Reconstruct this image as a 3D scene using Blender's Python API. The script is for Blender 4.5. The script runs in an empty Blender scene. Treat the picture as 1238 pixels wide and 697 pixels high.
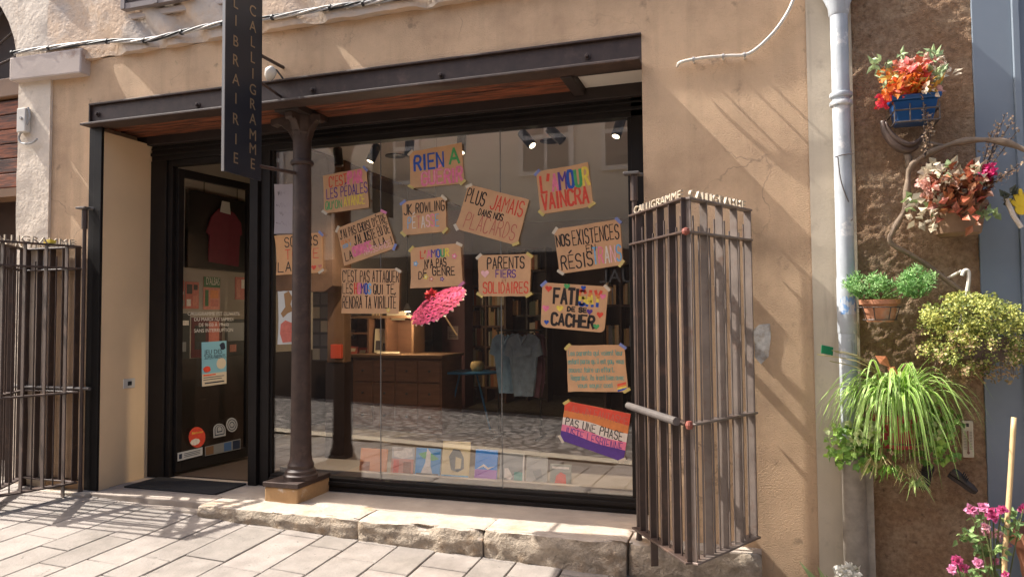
import bpy, bmesh, math, random
from mathutils import Vector, Matrix, noise
random.seed(7)
scene = bpy.context.scene
COL = scene.collection
rad = math.radians
# ------------------------------------------------------------------ camera
FPX, CX, CY = 871.36, 619.0, 348.5            # focal length and centre of the photograph, in its pixels
YAW, PITCH, ROLL = -0.314337, 0.041873, -0.007819
CAM = Vector((0.0, -4.2, 1.55))
_f = Vector((math.sin(YAW)*math.cos(PITCH), math.cos(YAW)*math.cos(PITCH), math.sin(PITCH)))
_r = Vector((math.cos(YAW), -math.sin(YAW), 0.0))
_u = _r.cross(_f)
_r2 = _r*math.cos(ROLL) + _u*math.sin(ROLL)
_u2 = _r2.cross(_f)
cam = bpy.data.cameras.new('camera'); cam.sensor_width = 36.0; cam.lens = FPX/1238*36
cam.clip_start = 0.05; cam.clip_end = 500
camo = bpy.data.objects.new('camera', cam); COL.objects.link(camo)
camo.matrix_world = Matrix(((_r2.x, _u2.x, -_f.x, CAM.x), (_r2.y, _u2.y, -_f.y, CAM.y), (_r2.z, _u2.z, -_f.z, CAM.z), (0, 0, 0, 1)))
scene.camera = camo
def ray(px, py): return _r2*((px-CX)/FPX) - _u2*((py-CY)/FPX) + _f
def at(px, py, y):
    d = ray(px, py); return CAM + d*((y-CAM.y)/d.y)
def atx(px, py, x):
    d = ray(px, py); return CAM + d*((x-CAM.x)/d.x)
# ------------------------------------------------------------------ light
SUN = Vector((0.84, 0.081, -1.0)).normalized()     # direction the light travels
sun = bpy.data.lights.new('sun', 'SUN'); sun.energy = 4.2; sun.angle = rad(0.5); sun.color = (1.0, 0.955, 0.88)
suno = bpy.data.objects.new('sun', sun); COL.objects.link(suno)
suno.rotation_euler = SUN.to_track_quat('-Z', 'Y').to_euler(); suno.location = (-20, -3, 25)
world = bpy.data.worlds.new('World'); scene.world = world; world.use_nodes = True
nt = world.node_tree; bg = nt.nodes['Background']; bg.inputs['Strength'].default_value = 0.15
sky = nt.nodes.new('ShaderNodeTexSky'); sky.sky_type = 'NISHITA'; sky.sun_disc = False
sky.sun_elevation = math.asin(-SUN.z); sky.sun_rotation = math.atan2(-SUN.x, -SUN.y)
sky.air_density = 1.0; sky.dust_density = 5.0; sky.ozone_density = 1.0
nt.links.new(sky.outputs[0], bg.inputs['Color'])
vs = scene.view_settings; vs.view_transform = 'Standard'; vs.look = 'None'; vs.gamma = 1.0; vs.use_curve_mapping = False
vs.exposure = 1.17
scene.cycles.max_bounces = 10; scene.cycles.transparent_max_bounces = 16; scene.cycles.diffuse_bounces = 5

# ------------------------------------------------------------------ materials
def lin(c):
    return tuple(((v/255)/12.92 if v/255 <= .04045 else ((v/255+.055)/1.055)**2.4) for v in c)
MATS = {}
def mat(name, base, rough=.6, metal=0.0, var=0.0, vscale=6.0, bump=None, island=0.0, emit=None, spec=.5, var2=None, stretch=None, trans=0.0, streak=None, specks=None, crack=None):
    """base is a linear RGB albedo. var: noise value variation, island: per-island variation, bump: (scale, strength, distance[, detail])"""
    if name in MATS: return MATS[name]
    m = bpy.data.materials.new(name); m.use_nodes = True; MATS[name] = m
    t = m.node_tree; N, L = t.nodes, t.links; b = N['Principled BSDF']
    b.inputs['Roughness'].default_value = rough; b.inputs['Metallic'].default_value = metal
    b.inputs['Specular IOR Level'].default_value = spec
    co = N.new('ShaderNodeTexCoord'); vec = co.outputs['Object']
    if stretch:
        mp = N.new('ShaderNodeMapping'); mp.inputs['Scale'].default_value = stretch; L.new(vec, mp.inputs['Vector']); vec = mp.outputs[0]
    col = None
    if var or island or var2:
        rgb = N.new('ShaderNodeRGB'); rgb.outputs[0].default_value = (*base, 1); col = rgb.outputs[0]
    if var2:      # (colour, scale, lo, hi): blotches of a second colour
        n = N.new('ShaderNodeTexNoise'); n.inputs['Scale'].default_value = var2[1]; n.inputs['Detail'].default_value = 6; n.inputs['Roughness'].default_value = .65; L.new(vec, n.inputs['Vector'])
        mr = N.new('ShaderNodeMapRange'); mr.inputs[1].default_value = var2[2]; mr.inputs[2].default_value = var2[3]; L.new(n.outputs['Fac'], mr.inputs[0])
        mx = N.new('ShaderNodeMix'); mx.data_type = 'RGBA'; L.new(mr.outputs[0], mx.inputs[0]); L.new(col, mx.inputs[6]); mx.inputs[7].default_value = (*var2[0], 1); col = mx.outputs[2]
    for q, sc in ((streak, (1, 1, .09)), (specks, (1, 1, 1))):   # runoff streaks and dark specks
        if not q: continue
        mp = N.new('ShaderNodeMapping'); mp.inputs['Scale'].default_value = sc; L.new(co.outputs['Object'], mp.inputs['Vector'])
        n = N.new('ShaderNodeTexNoise'); n.inputs['Scale'].default_value = q[1]; n.inputs['Detail'].default_value = 5; n.inputs['Roughness'].default_value = .6; L.new(mp.outputs[0], n.inputs['Vector'])
        mr = N.new('ShaderNodeMapRange'); mr.inputs[1].default_value = q[2]; mr.inputs[2].default_value = q[3]; mr.inputs[4].default_value = q[4]; L.new(n.outputs['Fac'], mr.inputs[0])
        mx = N.new('ShaderNodeMix'); mx.data_type = 'RGBA'; L.new(mr.outputs[0], mx.inputs[0]); L.new(col, mx.inputs[6]); mx.inputs[7].default_value = (*q[0], 1); col = mx.outputs[2]
    if crack:     # hairline cracks: thin wandering cell edges, only in places
        n = N.new('ShaderNodeTexNoise'); n.inputs['Scale'].default_value = 5; n.inputs['Detail'].default_value = 4; L.new(co.outputs['Object'], n.inputs['Vector'])
        ad = N.new('ShaderNodeMix'); ad.data_type = 'RGBA'; ad.blend_type = 'ADD'; ad.inputs[0].default_value = .22; L.new(co.outputs['Object'], ad.inputs[6]); L.new(n.outputs['Color'], ad.inputs[7])
        vo = N.new('ShaderNodeTexVoronoi'); vo.feature = 'DISTANCE_TO_EDGE'; vo.inputs['Scale'].default_value = crack[1]; L.new(ad.outputs[2], vo.inputs['Vector'])
        m1 = N.new('ShaderNodeMapRange'); m1.inputs[1].default_value = .002; m1.inputs[2].default_value = .006; m1.inputs[3].default_value = 1; m1.inputs[4].default_value = 0; L.new(vo.outputs[0], m1.inputs[0])
        n2 = N.new('ShaderNodeTexNoise'); n2.inputs['Scale'].default_value = 1.4; L.new(co.outputs['Object'], n2.inputs['Vector'])
        m2 = N.new('ShaderNodeMapRange'); m2.inputs[1].default_value = .52; m2.inputs[2].default_value = .62; m2.inputs[4].default_value = .6; L.new(n2.outputs['Fac'], m2.inputs[0])
        mu = N.new('ShaderNodeMath'); mu.operation = 'MULTIPLY'; L.new(m1.outputs[0], mu.inputs[0]); L.new(m2.outputs[0], mu.inputs[1])
        mx = N.new('ShaderNodeMix'); mx.data_type = 'RGBA'; L.new(mu.outputs[0], mx.inputs[0]); L.new(col, mx.inputs[6]); mx.inputs[7].default_value = (*crack[0], 1); col = mx.outputs[2]
    if var:
        n = N.new('ShaderNodeTexNoise'); n.inputs['Scale'].default_value = vscale; n.inputs['Detail'].default_value = 8; n.inputs['Roughness'].default_value = .6; L.new(vec, n.inputs['Vector'])
        mr = N.new('ShaderNodeMapRange'); mr.inputs[1].default_value = .25; mr.inputs[2].default_value = .75; mr.inputs[3].default_value = 1-var; mr.inputs[4].default_value = 1+var; L.new(n.outputs['Fac'], mr.inputs[0])
        hs = N.new('ShaderNodeHueSaturation'); L.new(mr.outputs[0], hs.inputs['Value']); L.new(col, hs.inputs['Color']); col = hs.outputs[0]
    if island:
        g = N.new('ShaderNodeNewGeometry')
        mr = N.new('ShaderNodeMapRange'); mr.inputs[3].default_value = 1-island; mr.inputs[4].default_value = 1+island; L.new(g.outputs['Random Per Island'], mr.inputs[0])
        mh = N.new('ShaderNodeMapRange'); mh.inputs[3].default_value = .5+.04*island; mh.inputs[4].default_value = .5-.04*island; L.new(g.outputs['Random Per Island'], mh.inputs[0])
        hs = N.new('ShaderNodeHueSaturation'); L.new(mr.outputs[0], hs.inputs['Value']); L.new(mh.outputs[0], hs.inputs['Hue']); L.new(col, hs.inputs['Color']); col = hs.outputs[0]
    if col is None: b.inputs['Base Color'].default_value = (*base, 1)
    else: L.new(col, b.inputs['Base Color'])
    if bump:
        n = N.new('ShaderNodeTexNoise'); n.inputs['Scale'].default_value = bump[0]; n.inputs['Detail'].default_value = bump[3] if len(bump) > 3 else 6; n.inputs['Roughness'].default_value = .6; L.new(vec, n.inputs['Vector'])
        bp = N.new('ShaderNodeBump'); bp.inputs['Strength'].default_value = bump[1]; bp.inputs['Distance'].default_value = bump[2]; L.new(n.outputs['Fac'], bp.inputs['Height']); L.new(bp.outputs[0], b.inputs['Normal'])
    if emit:
        b.inputs['Emission Color'].default_value = (*emit[0], 1); b.inputs['Emission Strength'].default_value = emit[1]
    if trans:
        tr = N.new('ShaderNodeBsdfTranslucent'); ms = N.new('ShaderNodeMixShader'); ms.inputs[0].default_value = trans
        if col is None: tr.inputs[0].default_value = (*base, 1)
        else: L.new(col, tr.inputs[0])
        out = N['Material Output']; L.new(b.outputs[0], ms.inputs[1]); L.new(tr.outputs[0], ms.inputs[2]); L.new(ms.outputs[0], out.inputs[0])
    return m
def glass_mat(name, r0, tint=(1, 1, 1)):
    m = bpy.data.materials.new(name); m.use_nodes = True; MATS[name] = m
    t = m.node_tree; N, L = t.nodes, t.links; N.remove(N['Principled BSDF'])
    lw = N.new('ShaderNodeLayerWeight'); lw.inputs[0].default_value = .5
    p = N.new('ShaderNodeMath'); p.operation = 'POWER'; p.inputs[1].default_value = 5; L.new(lw.outputs['Facing'], p.inputs[0])
    mr = N.new('ShaderNodeMapRange'); mr.inputs[3].default_value = r0; mr.inputs[4].default_value = 1; L.new(p.outputs[0], mr.inputs[0])
    tr = N.new('ShaderNodeBsdfTransparent'); tr.inputs[0].default_value = (*tint, 1)
    gl = N.new('ShaderNodeBsdfGlossy'); gl.inputs['Roughness'].default_value = 0.002
    ms = N.new('ShaderNodeMixShader'); L.new(mr.outputs[0], ms.inputs[0]); L.new(tr.outputs[0], ms.inputs[1]); L.new(gl.outputs[0], ms.inputs[2])
    L.new(ms.outputs[0], N['Material Output'].inputs[0]); return m

PLASTER = mat('plaster', (.645, .440, .272), .9, var=.11, vscale=3.0, var2=((.49, .325, .20), 1.7, .47, .66), bump=(120, 1.0, .008, 6), streak=((.34, .23, .145), 7, .50, .72, .36), specks=((.20, .135, .085), 8, .62, .71, .55), crack=((.24, .165, .11), 1.7))
PLASTER_UP = mat('upper_plaster', (.60, .44, .31), .9, var=.12, vscale=2.2, var2=((.55, .46, .38), 2.5, .45, .6), bump=(30, .8, .012))
PLASTER_REVEAL = mat('reveal_plaster', (.78, .56, .34), .9, var=.08, vscale=1.5, bump=(30, .15, .004))
PLASTER_PALE = mat('pale_plaster', (.56, .475, .36), .9, var=.10, vscale=4, var2=((.36, .30, .23), 3, .55, .7), bump=(70, .3, .004), streak=((.30, .25, .19), 14, .55, .75, .6))
WHITESTONE = mat('white_stone', (.68, .58, .47), .9, var=.12, vscale=5, var2=((.40, .32, .25), 5, .58, .72), bump=(22, .8, .01))
IMPOST = mat('impost_stone', (.50, .42, .37), .9, var=.10, vscale=4, var2=((.30, .18, .13), 6, .62, .75), bump=(25, .3, .005))
ROUGHCAST = mat('roughcast', (.34, .205, .115), .95, var=.35, vscale=40, var2=((.42, .29, .18), 5, .45, .65), specks=((.12, .07, .04), 30, .62, .72, .7), bump=(110, 1.0, .02, 8))
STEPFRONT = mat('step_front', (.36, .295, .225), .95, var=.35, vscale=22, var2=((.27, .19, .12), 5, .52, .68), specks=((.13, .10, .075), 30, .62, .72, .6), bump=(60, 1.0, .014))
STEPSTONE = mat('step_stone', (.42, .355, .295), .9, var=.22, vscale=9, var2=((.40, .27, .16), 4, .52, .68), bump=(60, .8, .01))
STEPTOP = mat('threshold_stone', (.36, .30, .25), .9, var=.2, vscale=5, bump=(30, .5, .006))
PAVING = mat('paving', (.262, .228, .200), .85, var=.16, vscale=9, island=.10, bump=(60, .6, .006), var2=((.185, .158, .135), 2.6, .48, .70), specks=((.11, .095, .08), 20, .65, .69, .75))
JOINT = mat('paving_joint', (.20, .17, .14), .95, var=.3, vscale=20)
IRON = mat('brown_iron', (.050, .029, .022), .6, var=.35, vscale=14, var2=((.10, .06, .045), 9, .55, .75), bump=(40, .2, .002))
GATEIRON = mat('gate_iron', (.17, .135, .115), .5, metal=.2, var=.25, vscale=10, var2=((.13, .075, .05), 12, .55, .75), bump=(60, .2, .001))
GATEDARK = mat('gate_dark_iron', (.060, .038, .030), .5, var=.25, vscale=10, var2=((.13, .075, .05), 12, .55, .75), bump=(60, .2, .001))
GATEPALE = mat('gate_pale_tube', (.115, .10, .092), .5, metal=.15, var=.2, vscale=18)
BLACKPAINT = mat('black_paint', (.013, .011, .010), .5, var=.25, vscale=12, spec=.25)
FRAME = mat('window_frame_paint', (.015, .012, .011), .5, var=.2, vscale=10, spec=.25)
OLDWOOD = mat('old_wood', (.26, .080, .034), .65, var=.45, vscale=5, var2=((.07, .03, .02), 4, .45, .58), stretch=(.8, 9, 9), bump=(12, .5, .004))
DARKBEAM = mat('dark_beam', (.030, .020, .017), .6, var=.3, vscale=6)
SIGNPAINT = mat('blade_sign_paint', (.018, .021, .028), .42, var=.2, vscale=6)
SIGNEDGE = mat('blade_sign_edge', (.25, .24, .23), .4, metal=.4)
SIGNLETTER = mat('blade_sign_letter', (.33, .24, .14), .35, metal=.4)
CARD = mat('cardboard', (.62, .36, .19), .85, var=.10, vscale=10, island=.0, bump=(14, .35, .004))
CARD2 = mat('cardboard_warm', (.66, .36, .17), .85, var=.10, vscale=10)
TAPE_W = mat('tape_cream', (.62, .54, .42), .5); TAPE_B = mat('tape_blue', (.20, .25, .52), .5); TAPE_Y = mat('tape_yellow', (.62, .48, .15), .5); TAPE_P = mat('tape_pink', (.62, .20, .38), .5)
INK = {'k': (.022, .015, .013), 'r': (.70, .075, .04), 'o': (.68, .22, .06), 'y': (.80, .62, .09), 'g': (.08, .38, .12), 'b': (.02, .085, .42), 'v': (.10, .04, .26),
       'p': (.78, .20, .32), 'l': (.80, .46, .46), 's': (.16, .42, .66), 'w': (.74, .66, .58), 'd': (.52, .14, .10), 't': (.14, .36, .30), 'c': (.58, .20, .14), 'n': (.30, .10, .05)}
def ink(c): return mat('marker_'+{'k': 'black', 'r': 'red', 'o': 'orange', 'y': 'yellow', 'g': 'green', 'b': 'blue', 'v': 'violet', 'p': 'pink', 'l': 'pale_pink', 's': 'sky_blue', 'w': 'white', 'd': 'dark_red', 't': 'teal', 'c': 'coral', 'n': 'brown'}[c], INK[c], .55, var=.20, vscale=45)
GLASS = glass_mat('window_glass', .125)
DOORGLASS = glass_mat('door_glass', .035)
WHITEPAINT = mat('interior_white', (.62, .58, .52), .8, var=.05, vscale=2)
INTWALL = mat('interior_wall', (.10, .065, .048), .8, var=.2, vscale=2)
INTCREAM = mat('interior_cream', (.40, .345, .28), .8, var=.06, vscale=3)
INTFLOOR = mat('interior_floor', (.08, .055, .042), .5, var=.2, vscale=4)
BROWNWALL = mat('brown_rendered_wall', (.17, .095, .058), .9, var=.3, vscale=5, bump=(14, .5, .02))
SHELFWOOD = mat('shelf_wood', (.17, .080, .045), .5, var=.25, vscale=4, stretch=(1, 1, 6))
DARKWOOD = mat('dark_wood', (.055, .028, .018), .5, var=.25, vscale=4)
TANWOOD = mat('tan_wood', (.17, .09, .045), .6, var=.2, vscale=4)
BLUEPAINT = mat('blue_grey_paint', (.20, .24, .285), .55, var=.08, vscale=3, bump=(15, .1, .003))
PIPE = mat('drainpipe_paint', (.40, .43, .46), .55, var=.14, vscale=14, var2=((.60, .60, .59), 6, .56, .60), bump=(50, .25, .002), streak=((.22, .19, .16), 26, .60, .72, .7), specks=((.16, .10, .07), 22, .68, .72, .8))
PIPELOW = mat('cast_iron_pipe', (.26, .225, .185), .6, var=.3, vscale=16)
CABLEM = mat('cable_grey', (.36, .35, .34), .6, var=.2, vscale=30)
CABLEW = mat('conduit_white', (.62, .57, .50), .55, var=.15, vscale=25)
CABLEK = mat('cable_black', (.02, .02, .02), .6)
PLASTICW = mat('white_plastic', (.60, .56, .50), .5, var=.08, vscale=12)
BULB = mat('lit_bulb', (.9, .8, .6), .5, emit=((1, .82, .55), 3))
LAMPK = mat('lamp_black', (.018, .017, .016), .4)
REDPOT = mat('red_pot', (.38, .03, .045), .4)
TERRA = mat('terracotta', (.50, .22, .12), .8, var=.15, vscale=14, var2=((.45, .34, .27), 8, .55, .7))
TERRADARK = mat('terracotta_dark', (.25, .10, .055), .75, var=.25, vscale=14)
BLUEPOT = mat('blue_pot', (.015, .085, .25), .3, var=.1)
WIRE = mat('wire', (.09, .07, .06), .5, metal=.3)
BARK = mat('bark', (.20, .145, .10), .85, var=.4, vscale=18, bump=(30, .8, .006))
BARKDARK = mat('horn_bark', (.085, .055, .042), .5, var=.35, vscale=10, bump=(20, .5, .004))
CANE = mat('bamboo_cane', (.58, .40, .20), .5, var=.15, vscale=8)
LEATHER = mat('old_leather', (.055, .042, .036), .6, var=.3, vscale=12, bump=(40, .4, .003))
def leafm(n, c, isl=.35, tr=.25): return mat(n, c, .5, island=isl, trans=tr)

# ------------------------------------------------------------------ mesh builder and object tree
class MB:
    def __init__(s): s.v = []; s.f = []; s.mi = []; s.m = 0
    def add(s, vs_, fs_):
        o = len(s.v); s.v += [Vector(p) for p in vs_]
        for f in fs_: s.f.append([i+o for i in f]); s.mi.append(s.m)
    def box(s, x0, x1, y0, y1, z0, z1):
        s.add([(x0, y0, z0), (x1, y0, z0), (x1, y1, z0), (x0, y1, z0), (x0, y0, z1), (x1, y0, z1), (x1, y1, z1), (x0, y1, z1)],
              [(0, 3, 2, 1), (4, 5, 6, 7), (0, 1, 5, 4), (1, 2, 6, 5), (2, 3, 7, 6), (3, 0, 4, 7)])
    def obox(s, c, ax, ay, az):
        """box at centre c with half-extent vectors"""
        c, ax, ay, az = Vector(c), Vector(ax), Vector(ay), Vector(az)
        P = [c+ax*i+ay*j+az*k for k in (-1, 1) for i, j in ((-1, -1), (1, -1), (1, 1), (-1, 1))]
        s.add(P, [(0, 3, 2, 1), (4, 5, 6, 7), (0, 1, 5, 4), (1, 2, 6, 5), (2, 3, 7, 6), (3, 0, 4, 7)])
    def tube(s, pts, r, seg=8, caps=True):
        pts = [Vector(p) for p in pts]; n = len(pts); rr = r if isinstance(r, (list, tuple)) else [r]*n
        rings = []; prev = None
        for i, p in enumerate(pts):
            d = (pts[min(i+1, n-1)]-pts[max(i-1, 0)]).normalized()
            if prev is None:
                a = d.cross(Vector((0, 0, 1)))
                if a.length < .1: a = d.cross(Vector((1, 0, 0)))
            else: a = prev-d*prev.dot(d)
            a.normalize(); prev = a; b = d.cross(a)
            rings.append([p+(a*math.cos(2*math.pi*k/seg)+b*math.sin(2*math.pi*k/seg))*rr[i] for k in range(seg)])
        V = [q for R_ in rings for q in R_]; F = []
        for i in range(n-1):
            for k in range(seg):
                F.append((i*seg+k, i*seg+(k+1) % seg, (i+1)*seg+(k+1) % seg, (i+1)*seg+k))
        if caps: F.append(tuple(range(seg))[::-1]); F.append(tuple((n-1)*seg+k for k in range(seg)))
        s.add(V, F)
    def lathe(s, c, prof, seg=24, axis=None):
        """prof: list of (radius, height) along axis (default z) from c"""
        c = Vector(c); az = Vector(axis or (0, 0, 1)).normalized()
        ax = az.cross(Vector((0, 1, 0)));  ax = ax if ax.length > .1 else az.cross(Vector((1, 0, 0))); ax.normalize(); ay = az.cross(ax)
        V = []; n = len(prof)
        for r, h in prof:
            for k in range(seg): V.append(c+az*h+(ax*math.cos(2*math.pi*k/seg)+ay*math.sin(2*math.pi*k/seg))*max(r, 1e-5))
        F = [(i*seg+k, i*seg+(k+1) % seg, (i+1)*seg+(k+1) % seg, (i+1)*seg+k) for i in range(n-1) for k in range(seg)]
        F.append(tuple(range(seg))[::-1]); F.append(tuple((n-1)*seg+k for k in range(seg))); s.add(V, F)
    def prism(s, poly, d):
        """polygon (list of points) extruded by vector d"""
        n = len(poly); d = Vector(d); V = [Vector(p) for p in poly]; V += [p+d for p in V]
        F = [tuple(range(n))[::-1], tuple(range(n, 2*n))]+[(i, (i+1) % n, (i+1) % n+n, i+n) for i in range(n)]
        s.add(V, F)
    def leaf(s, p, d, nrm, l, w, fold=.25):
        p = Vector(p); d = Vector(d).normalized(); n = Vector(nrm); sd = d.cross(n)
        if sd.length < .05: sd = d.cross(Vector((.3, .9, .2)))
        sd.normalize(); n = sd.cross(d)
        m_ = p+d*l*.45+n*l*.06
        s.add([p, m_+sd*w*.5+n*w*fold, p+d*l-n*l*.08, m_-sd*w*.5+n*w*fold, m_], [(0, 4, 1), (4, 2, 1), (0, 3, 4), (4, 3, 2)])
    def quad(s, a, b, c, d): s.add([a, b, c, d], [(0, 1, 2, 3)])
    def build(s, name, mats, parent=None, smooth=False, bevel=0, bseg=2, fix=True):
        base = wloc(parent) if parent else Vector()
        me = bpy.data.meshes.new(name); me.from_pydata([p-base for p in s.v], [], s.f)
        mats = mats if isinstance(mats, (list, tuple)) else [mats]
        for m in mats: me.materials.append(m)
        me.polygons.foreach_set('material_index', s.mi)
        if fix:
            bm = bmesh.new(); bm.from_mesh(me); bmesh.ops.recalc_face_normals(bm, faces=bm.faces); bm.to_mesh(me); bm.free()
        if smooth: me.polygons.foreach_set('use_smooth', [True]*len(me.polygons))
        me.update()
        o = bpy.data.objects.new(name, me); COL.objects.link(o)
        if parent: o.parent = parent
        if bevel:
            b = o.modifiers.new('bevel', 'BEVEL'); b.width = bevel; b.segments = bseg; b.limit_method = 'ANGLE'; b.angle_limit = rad(40)
        return o
def wloc(o):
    v = Vector()
    while o: v += o.location; o = o.parent
    return v
def thing(name, label, cat, loc=(0, 0, 0), group=None):
    o = bpy.data.objects.new(name, None); COL.objects.link(o); o.location = loc; o.empty_display_size = .05
    return tag(o, label, cat, group)
def tag(o, label, cat, group=None):
    o['label'] = label; o['category'] = cat
    if group: o['group'] = group
    return o
def struct(o): o['kind'] = 'structure'; return o
def smooth_angle(o, a=35):
    me = o.data
    me.polygons.foreach_set('use_smooth', [True]*len(me.polygons))
    try: me.set_sharp_from_angle(angle=rad(a))
    except Exception: pass
    return o
def bm_text(s, size, extrude=0.0, align='LEFT', spacing=1.0):
    """built-in font text as (verts, faces, width), lying in the XY plane"""
    cu = bpy.data.curves.new('text', 'FONT'); cu.body = s; cu.size = size; cu.extrude = extrude; cu.align_x = align; cu.space_character = spacing; cu.resolution_u = 4
    o = bpy.data.objects.new('text', cu); COL.objects.link(o)
    dg = bpy.context.evaluated_depsgraph_get(); me = bpy.data.meshes.new_from_object(o.evaluated_get(dg))
    V = [v.co.copy() for v in me.vertices]; F = [tuple(p.vertices) for p in me.polygons]
    bpy.data.objects.remove(o); bpy.data.meshes.remove(me); bpy.data.curves.remove(cu)
    return V, F
def put_text(mb, s, origin, ux, uz, size, extrude=0.0, align='LEFT', spacing=1.0, fit=None):
    """text laid with its x along ux and its y along uz; fit = width to scale to"""
    V, F = bm_text(s, size, extrude, align, spacing)
    ux = Vector(ux).normalized(); uz = Vector(uz).normalized(); un = ux.cross(uz); k = 1.0
    if fit:
        w = max(v.x for v in V)-min(v.x for v in V); k = fit/max(w, 1e-6)
    mb.add([Vector(origin)+ux*v.x*k+uz*v.y+un*v.z for v in V], F)
# ------------------------------------------------------------------ hand lettering
G = {'A': '00 26 40|12 32', 'B': '00 06 36 45 44 33 03|33 42 41 30 00', 'C': '45 36 16 05 01 10 30 41', 'D': '00 06 26 44 42 20 00', 'E': '40 00 06 46|03 33', 'F': '00 06 46|03 33',
     'G': '45 36 16 05 01 10 30 41 43 23', 'H': '00 06|40 46|03 43', 'I': '20 26', 'J': '46 41 30 10 01', 'K': '00 06|46 03 40', 'L': '06 00 40', 'M': '00 06 23 46 40', 'N': '00 06 40 46',
     'O': '16 05 01 10 30 41 45 36 16', 'P': '00 06 36 45 44 33 03', 'Q': '16 05 01 10 30 41 45 36 16|22 40', 'R': '00 06 36 45 44 33 03|23 40', 'S': '45 36 16 05 04 13 33 42 41 30 10 01',
     'T': '06 46|26 20', 'U': '06 01 10 30 41 46', 'V': '06 20 46', 'W': '06 10 24 30 46', 'X': '06 40|00 46', 'Y': '06 23 46|23 20', 'Z': '06 46 00 40', "'": '26 14', '!': '26 22|20 21', '.': '20 21', ',': '21 10', '?': '05 16 36 45 34 22|20 21', '&': '40 05 16 25 02 10 20 42',
     'É': '40 00 06 46|03 33|17 38', 'Ê': '40 00 06 46|03 33|17 28 37', 'À': '00 26 40|12 32|18 27', ' ': '',
     'a': '43 34 14 03 01 10 30 42|44 41 50', 'b': '06 00|03 14 34 43 41 30 10 01', 'c': '43 34 14 03 01 10 30 41', 'd': '43 34 14 03 01 10 30 42|46 40 50', 'e': '02 42 43 34 14 03 01 10 30 41', 'f': '45 36 25 20|04 44',
     'g': '43 34 14 03 01 10 30 42|44 3- 1- 0-', 'h': '06 00|03 14 34 43 40', 'i': '24 21 30|25 26', 'j': '24 2- 1-', 'k': '06 00|44 02 40', 'l': '26 21 30', 'm': '00 04|03 14 23 20|23 34 43 40', 'n': '00 04|03 14 34 43 40',
     'o': '14 03 01 10 30 41 43 34 14', 'p': '04 0-|03 14 34 43 41 30 10 01', 'q': '43 34 14 03 01 10 30 42|44 4- 5-', 'r': '00 04|03 14 34', 's': '43 34 14 03 12 32 41 30 10 01', 't': '26 21 30 40|04 44', 'u': '04 01 10 30 41|44 40 50', 'v': '04 20 44',
     'w': '04 10 23 30 44', 'x': '04 40|00 44', 'y': '04 01 10 30 41|44 4- 2- 1-', 'z': '04 44 00 40', 'é': '02 42 43 34 14 03 01 10 30 41|25 36'}
ROUND = set('CGOSJUQBDPRacegosbdpquhnmrtfylj&?é')
def glyph(ch):
    out = []
    for st in G.get(ch, '').split('|'):
        pts = [(float(a[0]), -1.6 if a[1] == '-' else float(a[1])) for a in st.split()]
        if not pts: continue
        if ch in ROUND and len(pts) > 2:
            closed = pts[0] == pts[-1]; q = [pts[0]]
            for a, b in zip(pts, pts[1:]): q += [(a[0]*.75+b[0]*.25, a[1]*.75+b[1]*.25), (a[0]*.25+b[0]*.75, a[1]*.25+b[1]*.75)]
            q.append(pts[-1]); pts = q
        out.append(pts)
    return out
NARROW = {'I': .35, "'": .35, '!': .35, '.': .35, ',': .35, 'i': .45, 'l': .45, 'j': .5, ' ': .55, 'M': 1.2, 'W': 1.25, 'm': 1.25, 't': .75, 'f': .75, 'r': .8}
def ribbon(mb, pts, w, mapf, k):
    w = w*.80 if k >= 0 else w
    """flat marker stroke: pts in sheet units (metres from top left), mapped by mapf(x, y, lift)"""
    if len(pts) < 2: return
    pts = [Vector((p[0], p[1])) for p in pts]
    for i in range(1, len(pts)-1):
        a = (pts[i]-pts[i-1]).normalized(); b = (pts[i+1]-pts[i]).normalized()
        if a.dot(b) < .25:
            ribbon(mb, pts[:i+1], w, mapf, k); ribbon(mb, pts[i:], w, mapf, k+3); return
    n = len(pts); closed = (pts[0]-pts[-1]).length < 1e-6
    d0 = (pts[1]-pts[0]).normalized(); d1 = (pts[-1]-pts[-2]).normalized()
    if not closed: pts[0] = pts[0]-d0*w*.35; pts[-1] = pts[-1]+d1*w*.35
    L_, R_ = [], []
    for i, p in enumerate(pts):
        if closed and i in (0, n-1): a = (pts[-1]-pts[-2]).normalized(); b = (pts[1]-pts[0]).normalized()
        else: a = (pts[max(i, 1)]-pts[max(i, 1)-1]).normalized(); b = (pts[min(i+1, n-1)]-pts[min(i+1, n-1)-1]).normalized()
        t = (a+b); t = t.normalized() if t.length > .2 else a
        nn = Vector((-t.y, t.x)); c = max(.5, abs(nn.dot(Vector((-a.y, a.x)))))
        L_.append(p+nn*w*.5/c); R_.append(p-nn*w*.5/c)
    lift = .0009+.00012*(k % 8)
    V = [mapf(q.x, q.y, lift) for q in L_]+[mapf(q.x, q.y, lift) for q in R_]
    mb.add(V, [(i, i+1, n+i+1, n+i) for i in range(n-1)])
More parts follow.
